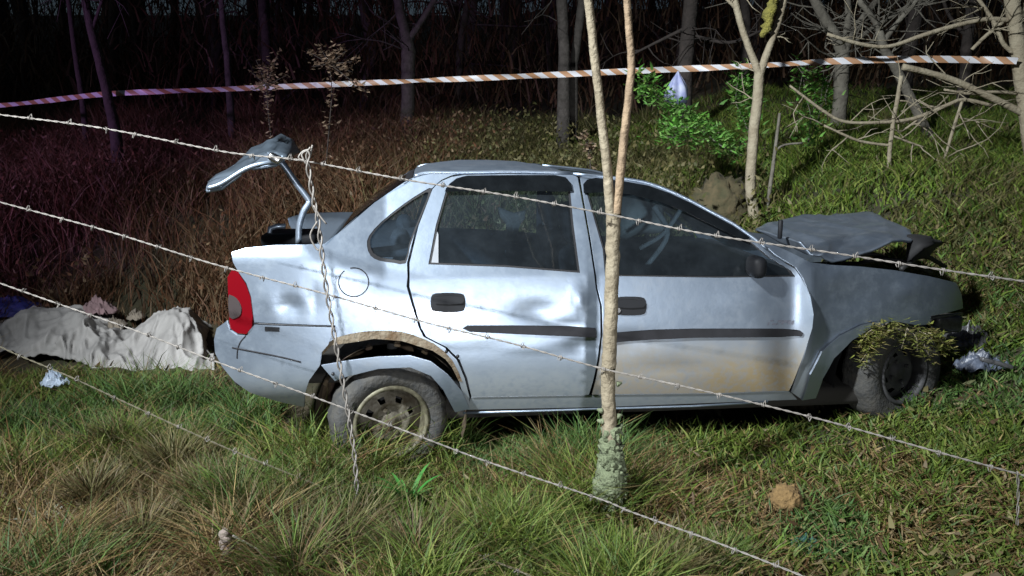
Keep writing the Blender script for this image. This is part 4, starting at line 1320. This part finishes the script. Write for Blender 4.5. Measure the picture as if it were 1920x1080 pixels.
tree('grey_tree', [(1573, 216, 13), (1577, 170, 13), (1580, 120, 13), (1580, 92, 12)],
     [[(1580, 100, 11), (1562, 60, 10), (1535, 15, 9), (1515, -30, 9)], [(1581, 100, 9), (1600, 60, 7), (1625, 25, 6), (1660, -20, 5)], [(1578, 100, 7), (1590, 40, 6), (1588, -20, 6)],
      [(1600, 80, 4), (1640, 50, 4), (1690, 20, 3), (1720, -10, 3)]], 8.6, 'grey tree with several limbs behind the tape on the right', 'bark_grey', 7, 7, 0.9, twr=1.8)
tree('leaning_tree', [(1767, 302, 9), (1735, 240, 9), (1706, 180, 8.5), (1680, 128, 8.5), (1660, 95, 8), (1648, 58, 7)],
     [[(1652, 70, 6), (1640, 40, 5), (1610, 0, 5)], [(1655, 80, 5), (1685, 40, 4.5), (1720, 0, 4)]], 7.8, 'thin trunk leaning left behind the bare branches', 'bark_grey', 8, 5, 0.8)
YR = 6.4
tree('bare_tree', [(1945, 330, 17), (1930, 230, 16), (1915, 130, 14), (1906, 60, 13), (1898, 0, 13), (1890, -60, 12)],
     [[(1925, 216, 7), (1890, 198, 6.5), (1852, 180, 6.5), (1792, 152, 6), (1740, 136, 5.5), (1692, 125, 6)],
      [(1690, 142, 4), (1684, 180, 4), (1675, 228, 4), (1667, 300, 4), (1671, 380, 2.5)],
      [(1860, 198, 3.5), (1808, 187, 3.5), (1776, 197, 3.5), (1711, 223, 3.5), (1640, 230, 3), (1583, 228, 3), (1545, 209, 3), (1480, 160, 2)],
      [(1804, 190, 3), (1788, 240, 3), (1771, 298, 2.5)],
      [(1671, 273, 2.5), (1630, 268, 2.5), (1599, 260, 2.5), (1545, 235, 2)],
      [(1895, 38, 4.5), (1850, 36, 4), (1792, 48, 4), (1731, 66, 4), (1667, 87, 3.5), (1611, 82, 3.5), (1551, 64, 3)],
      [(1880, 42, 3.5), (1850, 66, 3.5), (1822, 93, 3)],
      [(1900, 100, 4), (1880, 80, 4), (1868, 50, 4), (1850, 20, 3.5), (1820, -20, 3)],
      [(1675, 255, 2), (1700, 265, 2), (1732, 276, 1.5)],
      [(1720, 225, 2.2), (1700, 240, 2), (1685, 248, 1.5)],
      [(1905, 70, 4), (1925, 40, 3), (1940, 0, 3)],
      [(1910, 175, 3.5), (1860, 172, 3), (1820, 176, 2.5), (1770, 168, 2)]],
     YR, 'bare tree at the right edge with branches hanging across', 'bark_pale', 9, 4, 0.55, twr=1.5)
dark_trees = [
    ([(216, 245, 10), (205, 195, 9), (190, 130, 8), (172, 60, 7.5), (160, 0, 7), (150, -60, 6)], [[(172, 60, 4), (185, 20, 3), (200, -30, 3)]], 8.0, 'slim dark trunk crossing the purple tape at the left', 'bark_dark', 3),
    ([(153, 178, 5), (142, 110, 4.5), (128, 0, 4), (122, -60, 4)], [], 9.6, 'very thin trunk left of the slim dark trunk', 'bark_dark', 2),
    ([(426, 110, 6), (420, 60, 5.5), (415, 0, 5), (412, -60, 5)], [], 10.2, 'straight thin trunk at the top above the boot lid', 'bark_dim', 3),
    ([(497, 60, 8), (492, 0, 8), (490, -60, 7)], [], 12.5, 'dim trunk at the top right of the straight thin trunk', 'bark_dark', 3),
    ([(764, 215, 13), (765, 160, 12), (766, 105, 13), (762, 70, 12)], [[(764, 80, 10), (752, 30, 9), (742, -30, 8)], [(766, 75, 6), (790, 40, 5.5), (815, 0, 5), (840, -40, 4)]], 10.5, 'dim forked trunk at the top above the car roof', 'bark_dim', 3),
    ([(1058, 130, 11), (1056, 60, 10), (1053, 0, 10), (1050, -60, 9)], [], 9.6, 'left one of two rough trunks beside the forked sapling', 'bark_dim', 4),
    ([(1076, 120, 8), (1084, 60, 8), (1092, 0, 8), (1098, -60, 7)], [], 9.8, 'right one of two rough trunks beside the forked sapling', 'bark_dim', 4),
    ([(1285, 120, 14), (1290, 60, 13), (1296, 0, 13), (1300, -60, 12)], [[(1292, 50, 4), (1250, 70, 3), (1190, 100, 2)], [(1290, 64, 3), (1367, 80, 3), (1431, 56, 2)]], 9.2, 'broad grey trunk above the hanging plastic bag', 'bark_dark', 6),
    ([(1700, 120, 12), (1712, 60, 12), (1720, -20, 11)], [], 10.5, 'dim trunk behind the bare branches upper right', 'bark_dark', 6),
    ([(1395, 130, 9), (1400, 60, 8), (1392, -40, 8)], [], 10.8, 'dim trunk behind the fork of the pale sapling', 'bark_dark', 5),
    ([(1810, 140, 10), (1815, 60, 9), (1830, -40, 8)], [[(1814, 70, 4), (1780, 30, 3), (1760, -30, 3)]], 9.8, 'dim trunk left of the bare tree at the right edge', 'bark_dark', 6),
]
for i, (tr, br, Y, lb, mt, nt__) in enumerate(dark_trees):
    tree('woodland_tree', tr, br, Y, lb, mt, 20 + i, nt__, 1.0, 'dark trees of the wood behind', twr=1.5)
# the far wood: a mass of trunks and twigs nobody could count
def far_wood():
    rs = random.Random(12)
    out = ([], [])
    for k in range(150):
        Y = rs.uniform(13, 24)
        X = rs.uniform(-0.85, 0.85) * Y
        g = gzf(X, Y)
        r = rs.uniform(0.05, 0.14)
        h = rs.uniform(5, 9)
        lx = rs.uniform(-0.6, 0.6)
        pts = [Vector((X + lx * t + 0.08 * rs.gauss(0, 1), Y, g - 0.2 + h * t)) for t in (0, 0.2, 0.4, 0.6, 0.8, 1)]
        tube(pts, [r, r * 0.9, r * 0.8, r * 0.65, r * 0.45, r * 0.2], 6, out)
        for b in range(12):
            p = pts[rs.randrange(0, 5)] + Vector((0, 0, rs.uniform(0.2, 1.0)))
            d = Vector((rs.gauss(0, 1), rs.gauss(0, 0.5), rs.gauss(0.4, 0.5))).normalized()
            l = rs.uniform(0.6, 2.2)
            tube([p, p + d * l * 0.5 + Vector((0, 0, rs.uniform(-0.1, 0.2))), p + d * l], [0.02, 0.014, 0.006], 4, out)
    o = mobj('far_wood', *out, M['bark_dark'])
    o['kind'] = 'stuff'
    o['label'] = 'far dark mass of bare woodland trees'
    # undergrowth closing the gaps low down
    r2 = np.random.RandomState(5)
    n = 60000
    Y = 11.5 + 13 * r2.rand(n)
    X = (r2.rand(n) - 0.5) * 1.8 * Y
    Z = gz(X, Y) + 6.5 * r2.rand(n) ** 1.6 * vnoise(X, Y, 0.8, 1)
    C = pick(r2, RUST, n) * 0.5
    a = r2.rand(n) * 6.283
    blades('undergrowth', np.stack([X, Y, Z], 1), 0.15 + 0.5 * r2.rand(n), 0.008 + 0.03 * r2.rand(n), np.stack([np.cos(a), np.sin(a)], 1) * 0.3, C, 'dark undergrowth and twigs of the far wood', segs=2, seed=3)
far_wood()

# ------------------------------------------------------------------ barrier tape
def tape():
    P = spline([tuple(at(-60, 203, 8.6)), tuple(at(60, 192, 8.5)), tuple(at(205, 176, 8.15)), tuple(at(400, 168, 8.1)), tuple(at(700, 155, 8.0)), tuple(at(1000, 142, 7.6)), tuple(at(1190, 133, 7.2)),
                tuple(at(1400, 124, 6.9)), tuple(at(1560, 115, 6.7)), tuple(at(1700, 111, 6.55)), tuple(at(1830, 112, 6.5)), tuple(at(1908, 114, 6.3))], 40)
    V, F, A = [], [], []
    s, prev = 0, None
    w = 0.026
    for i, p in enumerate(P):
        p = Vector(p)
        if prev is not None:
            s += (p - prev).length
        tw = 0.5 * math.sin(s * 1.7) + 0.3 * math.sin(s * 4.1)
        up = Vector((0, math.sin(tw), math.cos(tw)))
        nrm = Vector((0, math.cos(tw), -math.sin(tw)))
        for j, q in enumerate((-1, -0.33, 0.33, 1)):
            for sgn in (-1, 1):
                V.append(p + up * w * q + nrm * (0.0012 * sgn + 0.004 * math.sin(q * 2 + s * 9)))
                A.append(s / 0.16 + 0.24 * q)
        prev = p
    for i in range(len(P) - 1):
        for j in range(3):
            a = i * 8 + j * 2
            b = a + 8
            F.append((a, a + 2, b + 2, b))
            F.append((a + 1, b + 1, b + 3, a + 3))
    o = mobj('barrier_tape', V, F, M['tape'])
    at_ = o.data.attributes.new('along', 'FLOAT', 'POINT')
    at_.data.foreach_set('value', np.array(A, np.float32))
    tag(o, 'orange and white striped barrier tape stretched across the trees', 'tape')
tape()

# ------------------------------------------------------------------ barbed wire fence
def helix(pts, r_off, pitch, r, n=6, strands=2, out=None):
    out = out or ([], [])
    for k in range(strands):
        s, Q = 0, []
        for i, p in enumerate(pts):
            if i:
                s += (p - pts[i - 1]).length
            t = (pts[min(i + 1, len(pts) - 1)] - pts[max(i - 1, 0)]).normalized()
            a = t.cross(Vector((0, 0, 1)) if abs(t.z) < 0.8 else Vector((1, 0, 0))).normalized()
            b = t.cross(a)
            an = 2 * math.pi * (s / pitch + k / strands)
            Q.append(p + (a * math.cos(an) + b * math.sin(an)) * r_off)
        tube(Q, r, n, out)
    return out
def dense(P, step):
    Q = [Vector(p) for p in spline(P, 24)]
    out = [Q[0]]
    for a, b in zip(Q, Q[1:]):
        n = max(1, int((b - a).length / step))
        out += [a + (b - a) * (k + 1) / n for k in range(n)]
    return out
def fence_y(px):                               # the fence runs slightly nearer towards the right
    return float(np.interp(px, [-60, 440, 1146, 1500, 1980], [3.22, 3.06, 2.885, 2.72, 2.45]))
wires = [([(-40, 208), (0, 215), (190, 240), (400, 281), (470, 291), (572, 302), (760, 337), (960, 368), (1146, 403), (1330, 440), (1560, 474), (1760, 505), (1980, 536)], 'topmost barbed wire running in front of the car windows', 0),
         ([(-40, 366), (0, 379), (200, 433), (400, 495), (610, 551), (800, 605), (960, 644), (1125, 690), (1270, 722), (1400, 752), (1560, 792), (1760, 848), (1980, 908)], 'second barbed wire from the top crossing the doors', 1),
         ([(-40, 516), (0, 531), (110, 570), (260, 622), (410, 680), (590, 745), (770, 812), (920, 868), (1120, 934), (1190, 962), (1330, 1012), (1500, 1078), (1600, 1120)], 'third barbed wire passing in front of the rear wheel', 2),
         ([(-40, 630), (30, 664), (130, 706), (260, 766), (420, 838), (640, 928), (830, 1012), (1000, 1082), (1080, 1118)], 'fourth barbed wire sagging into the left grass', 3)]
bme = bpy.data.meshes.new('barb')
V, F = [], []
rs = random.Random(3)
for k in range(2):                             # two short wires wound once round the strand, four points
    a0 = k * 1.6
    Q = [Vector((-0.004 + 0.008 * k, 0.019 * math.cos(a0), 0.019 * math.sin(a0)))]
    for j in range(7):
        a = a0 + 0.4 + j * 0.9
        Q.append(Vector((-0.004 + 0.008 * k + 0.0015 * (j - 3), 0.0058 * math.cos(a), 0.0058 * math.sin(a))))
    a = a0 + 0.4 + 6 * 0.9 + 0.5
    Q.append(Vector((0.004 * k, 0.019 * math.cos(a), 0.019 * math.sin(a))))
    tube(Q, [0.001] + [0.0019] * 7 + [0.001], 5, (V, F))
bme.from_pydata([tuple(v) for v in V], [], F)
bme.shade_smooth()
bme.materials.append(M['wire'])
for P, lb, k in wires:
    W3 = []
    for x, y in P:
        Y = fence_y(x) + 0.02 * (k % 2)
        while True:                             # stay a hand above the grass
            p = at(x, y, Y)
            if p.z > gzf(p.x, p.y) + (0.16 if k < 3 else 0.07) or Y < 1.6:
                break
            Y -= 0.02
        W3.append(tuple(p))
    pts = dense(W3, 0.008)
    o = empty('barbed_wire', pts[0], lb, 'barbed wire', 'barbed wires of the fence')
    mobj('strand', *helix(pts, 0.0021, 0.07, 0.0020 if k < 3 else 0.0016, 5), M['wire'] if k < 3 else M['wire_rusty'], o)
    s, nxt = 0, 0.06
    rs = random.Random(k + 5)
    for a, b in zip(pts, pts[1:]):
        s += (b - a).length
        if s >= nxt:
            nxt += rs.uniform(0.125, 0.17)
            c = bpy.data.objects.new('barb', bme)
            COL.objects.link(c)
            c.parent = o
            c.location = b - Vector(o.location)
            q = (b - a).to_track_quat('X', 'Z')
            c.rotation_euler = (q @ Matrix.Rotation(rs.uniform(0, 6.28), 3, 'X').to_quaternion()).to_euler()
# twisted upright stay
st = [(583, 276), (577, 300), (582, 340), (590, 385), (597, 420), (603, 470), (610, 530), (620, 590), (632, 660), (645, 730), (655, 790), (664, 850), (668, 900), (671, 960)]
pts = dense([tuple(at(x, y, fence_y(600) - 0.03)) for x, y in st], 0.008)
stay = empty('wire_stay', pts[-1], 'twisted wire stay hanging from the top wire in front of the rear wheel', 'wire')
mobj('strand', *helix(pts, 0.0068, 0.125, 0.0038, 6), M['wire'], stay)
for P in ([(572, 302), (560, 296), (568, 284), (583, 279), (586, 272)], [(574, 308), (566, 290), (576, 283), (581, 292), (576, 305)], [(588, 385), (600, 405), (612, 420)], [(595, 415), (582, 440), (590, 462), (598, 470)]):
    mobj('loose_end', *tube([Vector(p) for p in spline([tuple(at(x, y, fence_y(600) - 0.035)) for x, y in P], 5)], 0.0034, 6), M['wire'], stay)
# short dropper at the right edge
pts = dense([tuple(at(x, y, fence_y(1905))) for x, y in ((1908, 884), (1909, 930), (1907, 985))], 0.01)
tag(mobj('wire_dropper', *helix(pts, 0.003, 0.1, 0.002, 5), M['wire']), 'thin wire dropper below the second wire at the right edge', 'wire')
# grey stub of a stake in the near grass
stk = empty('stake_stub', at(440, 1075, 2.62), 'weathered grey stake stub in the near left grass', 'stake')
for k, P in enumerate(([(432, 1100, 15), (430, 1060, 14), (424, 1015, 13), (420, 995, 8)], [(455, 1100, 12), (452, 1060, 11), (446, 1030, 10), (444, 1012, 6)])):
    mobj('splinter', *rough_tube(P, 2.62 + 0.02 * k, 7, k, 0.2), M['wood'], stk)
pts = dense([tuple(at(x, y, 2.58)) for x, y in ((436, 1004), (480, 1028), (545, 1062), (600, 1095))], 0.01)
tag(mobj('loose_wire', *helix(pts, 0.0022, 0.07, 0.002, 5), M['wire']), 'short loose wire running down right from the stake stub', 'wire')

# ------------------------------------------------------------------ tarp and litter
def tarp():
    top = [(-30, 600), (0, 589), (60, 580), (110, 578), (150, 573), (166, 588), (185, 608), (205, 625), (232, 628), (258, 618), (290, 596), (312, 588), (326, 581), (340, 590), (352, 588), (368, 606), (378, 614), (392, 640), (402, 676)]
    bot = [(-30, 657), (0, 660), (120, 670), (165, 686), (220, 700), (300, 708), (350, 706), (395, 694), (402, 690)]
    tx, ty = zip(*top)
    bx, by = zip(*bot)
    na, nb = 170, 60
    V, F = [], []
    rs = np.random.RandomState(4)
    folds = [(rs.uniform(-20, 400), rs.uniform(-120, 120), rs.uniform(4, 10), rs.uniform(0.01, 0.03) * rs.choice([-1, 1])) for _ in range(16)]
    for i in range(na):
        px = -30 + 432 * i / (na - 1)
        yt, yb_ = np.interp(px, tx, ty), np.interp(px, bx, by) + 7 * mnoise.noise((px * 0.03, 0, 9)) + 4 * mnoise.noise((px * 0.1, 0, 4))
        Yf = 5.0
        pf = at(px, yb_, Yf)
        Yf = 5.02 + 0.25 * (705 - yb_) / 45
        pb = at(px, yb_, Yf)
        DC = 0.62
        pt = at(px, yt, Yf + DC)
        hgt = max(0.02, pt.z - pb.z)
        for j in range(nb):
            s = j / (nb - 1)
            # front slope, crest at s = .55, fall away behind
            if s < 0.55:
                t = s / 0.55
                z = pb.z + hgt * (1 - (1 - t) ** 2.1)
                y = Yf + DC * t
            else:
                t = (s - 0.55) / 0.45
                z = pb.z + hgt * (1 - t ** 1.8) * 1.0
                y = Yf + DC + 0.40 * t
            x = pb.x + (pt.x - pb.x) * min(1, s / 0.55)
            f = 0
            for c, sl, w, amp in folds:
                d = (px - c - sl * (s - 0.3)) / w
                f += amp * math.exp(-abs(d) ** 1.3) * math.sin(math.pi * min(1, s * 1.3 + 0.1))
            f += 0.03 * mnoise.noise((px * 0.02, s * 4, 1))
            w1, w2 = mnoise.noise((x * 2.1, y * 2.1, 3)), mnoise.noise((x * 2.1, y * 2.1, 8))
            f += 0.085 * (1 - abs(mnoise.noise((x * 2.6 + w1, y * 2.2 + w2, 5)))) ** 6 + 0.05 * (1 - abs(mnoise.noise((x * 5.5 + w2, y * 4.2 + w1, 7)))) ** 6 + 0.022 * (1 - abs(mnoise.noise((x * 13 + w1, y * 10, 2)))) ** 4 - 0.05
            V.append((x + 0.3 * f, y - f * 0.6, z + (0.7 * f if s > 0.05 else 0)))
    for i in range(na - 1):
        for j in range(nb - 1):
            a = i * nb + j
            F.append((a, a + nb, a + nb + 1, a + 1))
    o = mobj('tarpaulin', V, F, M['tarp'])
    m = o.modifiers.new('thickness', 'SOLIDIFY')
    m.thickness = 0.006
    tag(o, 'crumpled grey white tarpaulin heaped on the grass behind the car', 'tarp')
tarp()
def lump(name, px, py, Y, sx, sy, sz, mt, label, cat, seed, crumple=0.45, freq=9, ground=False):
    bm = bmesh.new()
    bmesh.ops.create_icosphere(bm, subdivisions=4, radius=1)
    for v in bm.verts:
        n = v.co.normalized()
        r = 1 + crumple * (abs(mnoise.noise(n * freq * 0.28 + Vector((seed * 3.1, 0, 0)))) - 0.2) + crumple * 0.45 * mnoise.noise(n * freq * 0.6 + Vector((0, seed, 0)))
        v.co = Vector((n.x * sx, n.y * sy, n.z * sz)) * r
    p = at(px, py, Y)
    if ground:
        p.z = gzf(p.x, p.y) + sz * 0.5
    o = bmobj(name, bm, M[mt])
    o.location = p
    return tag(o, label, cat)
def drape(name, px, py, Y, rx, ry, hgt, mt, label, cat, seed, sharp=1.0):
    """a thin crumpled sheet lying in a heap: irregular outline, ridged creases"""
    n, rings, V, F = 72, 26, [], []
    p = at(px, py, Y)
    for i in range(rings + 1):
        t = i / rings
        for k in range(n):
            a = 2 * math.pi * k / n
            c, s_ = math.cos(a), math.sin(a)
            out_ = 1 + 0.35 * mnoise.noise((c * 1.3, s_ * 1.3, seed)) + 0.14 * mnoise.noise((c * 4, s_ * 4, seed + 3))
            x, y = c * t * out_, s_ * t * out_
            w = mnoise.noise((x * 1.4, y * 1.4, seed + 7))
            r1 = (1 - abs(mnoise.noise((x * 1.9 + w, y * 1.9, seed)))) ** 5
            r2 = (1 - abs(mnoise.noise((x * 4.2, y * 4.2 + w, seed + 1)))) ** 5
            z = hgt * (0.75 * (1 - t ** 2.2) + sharp * (0.55 * r1 + 0.28 * r2) * (1 - 0.5 * t))
            V.append((x * rx * (1 + 0.15 * w), y * ry, z))
    for i in range(rings):
        for k in range(n):
            F.append((i * n + k, (i + 1) * n + k, (i + 1) * n + (k + 1) % n, i * n + (k + 1) % n))
    o = mobj(name, V, F, M[mt])
    m = o.modifiers.new('thickness', 'SOLIDIFY')
    m.thickness = 0.004
    o.location = p
    return tag(o, label, cat)
drape('blue_sheet', 20, 590, 5.95, 0.32, 0.2, 0.12, 'blue', 'dark blue plastic sheet behind the tarpaulin at the left edge', 'sheet', 1, 0.7)
drape('crumpled_cloth', 184, 590, 5.85, 0.12, 0.12, 0.10, 'pink', 'pale pink crumpled cloth on top of the tarpaulin', 'cloth', 2)
drape('crumpled_cloth', 214, 614, 5.8, 0.10, 0.10, 0.06, 'beige', 'brownish crumpled cloth in the dip of the tarpaulin', 'cloth', 7)
drape('crumpled_cloth', 256, 598, 5.95, 0.075, 0.07, 0.055, 'beige', 'small beige rag behind the dip of the tarpaulin', 'cloth', 3)
drape('plastic_scrap', 102, 724, 4.55, 0.075, 0.05, 0.06, 'scrap', 'pale blue plastic scrap on the grass below the tarpaulin', 'scrap', 4, 1.5)
drape('plastic_scrap', 1508, 1046, 2.72, 0.10, 0.07, 0.055, 'teal', 'dark teal plastic scrap below the tan clod', 'scrap', 6, 1.3)
drape('car_debris', 1838, 692, 4.1, 0.15, 0.09, 0.06, 'scrap_dim', 'bluish lamp fragments on the ground ahead of the front wheel', 'debris', 9, 1.5)
drape('car_debris', 1812, 652, 4.35, 0.15, 0.12, 0.08, 'lamp_broken', 'grey broken plastic below the smashed headlight', 'debris', 11, 1.5)
lump('earth_clod', 1474, 938, 2.98, 0.062, 0.05, 0.066, 'clod', 'tan clod of earth lying in the right foreground grass', 'clod', 5, 0.4, 9)
lump('earth_mound', 1350, 400, 6.3, 0.23, 0.22, 0.27, 'soil', 'brown earth mound behind the windscreen pillar', 'mound', 8, 0.5, 22)
bm = bmesh.new()
p0, p1 = at(1835, 668, 4.0), at(1903, 694, 3.9)
rbox(bm, (p0 + p1) / 2, ((p1 - p0).length, 0.03, 0.022), 0.006, 2, Matrix.Rotation(math.atan2(-(p1.z - p0.z), (p1 - p0).xy.length), 3, 'Y'))
tag(bmobj('bumper_strip', bm, M['lamp_broken']), 'straight grey trim strip lying among the debris ahead of the car', 'debris')
# plastic bag hung on the tape
def bag():
    c = at(1270, 170, 7.0)
    V, F = [], []
    prof = [(0.006, 0.16), (0.02, 0.13), (0.05, 0.08), (0.075, 0.02), (0.09, -0.05), (0.088, -0.10), (0.06, -0.13), (0.01, -0.14)]
    n = 28
    for i, (r, z) in enumerate(prof):
        for k in range(n):
            a = 2 * math.pi * k / n
            q = r * (1 + 0.22 * math.sin(a * 5 + z * 9) * (z > -0.1)) * (1 + 0.15 * mnoise.noise((math.cos(a) * 2, math.sin(a) * 2, z * 12)))
            V.append((q * math.cos(a), q * 0.7 * math.sin(a), z))
    for i in range(len(prof) - 1):
        for k in range(n):
            F.append((i * n + k, i * n + (k + 1) % n, (i + 1) * n + (k + 1) % n, (i + 1) * n + k))
    o = mobj('plastic_bag', V, F, M['bag'])
    o.location = c
    tag(o, 'pale blue plastic bag hanging below the tape', 'bag')
bag()
# fern torn up by the front wheel
def fern():
    rs = random.Random(8)
    FG = [(0.17, 0.19, 0.04), (0.22, 0.22, 0.065), (0.13, 0.15, 0.035), (0.25, 0.21, 0.08)]
    v0 = -0.08
    def cw(px, py, v):
        u, z, v = cpt(px, py, v)
        return CO + CH * u + CN * v + Vector((0, 0, z))
    stems = []
    for (a, b) in (((1690, 612), (1612, 680)), ((1660, 612), (1610, 650)), ((1690, 615), (1640, 640)), ((1700, 615), (1720, 660)), ((1700, 618), (1690, 655)), ((1720, 620), (1760, 650)), ((1730, 625), (1775, 648)),
                   ((1735, 630), (1745, 672)), ((1680, 612), (1625, 662)), ((1740, 630), (1782, 660)), ((1665, 606), (1620, 640))):
        m = ((a[0] + b[0]) / 2 + rs.uniform(-8, 8), (a[1] + b[1]) / 2 - rs.uniform(2, 12))
        stems.append([cw(*a, v0 - 0.03), cw(*m, v0 + 0.01), cw(*b, v0)])
    leafy('torn_fern', stems, 'yellow-green fern fronds caught over the front wheel', 'fern', FG, 0.04, 0.010, 620, None, 0.042, 6, 0.003, 'bark_pale', 0.75)
fern()
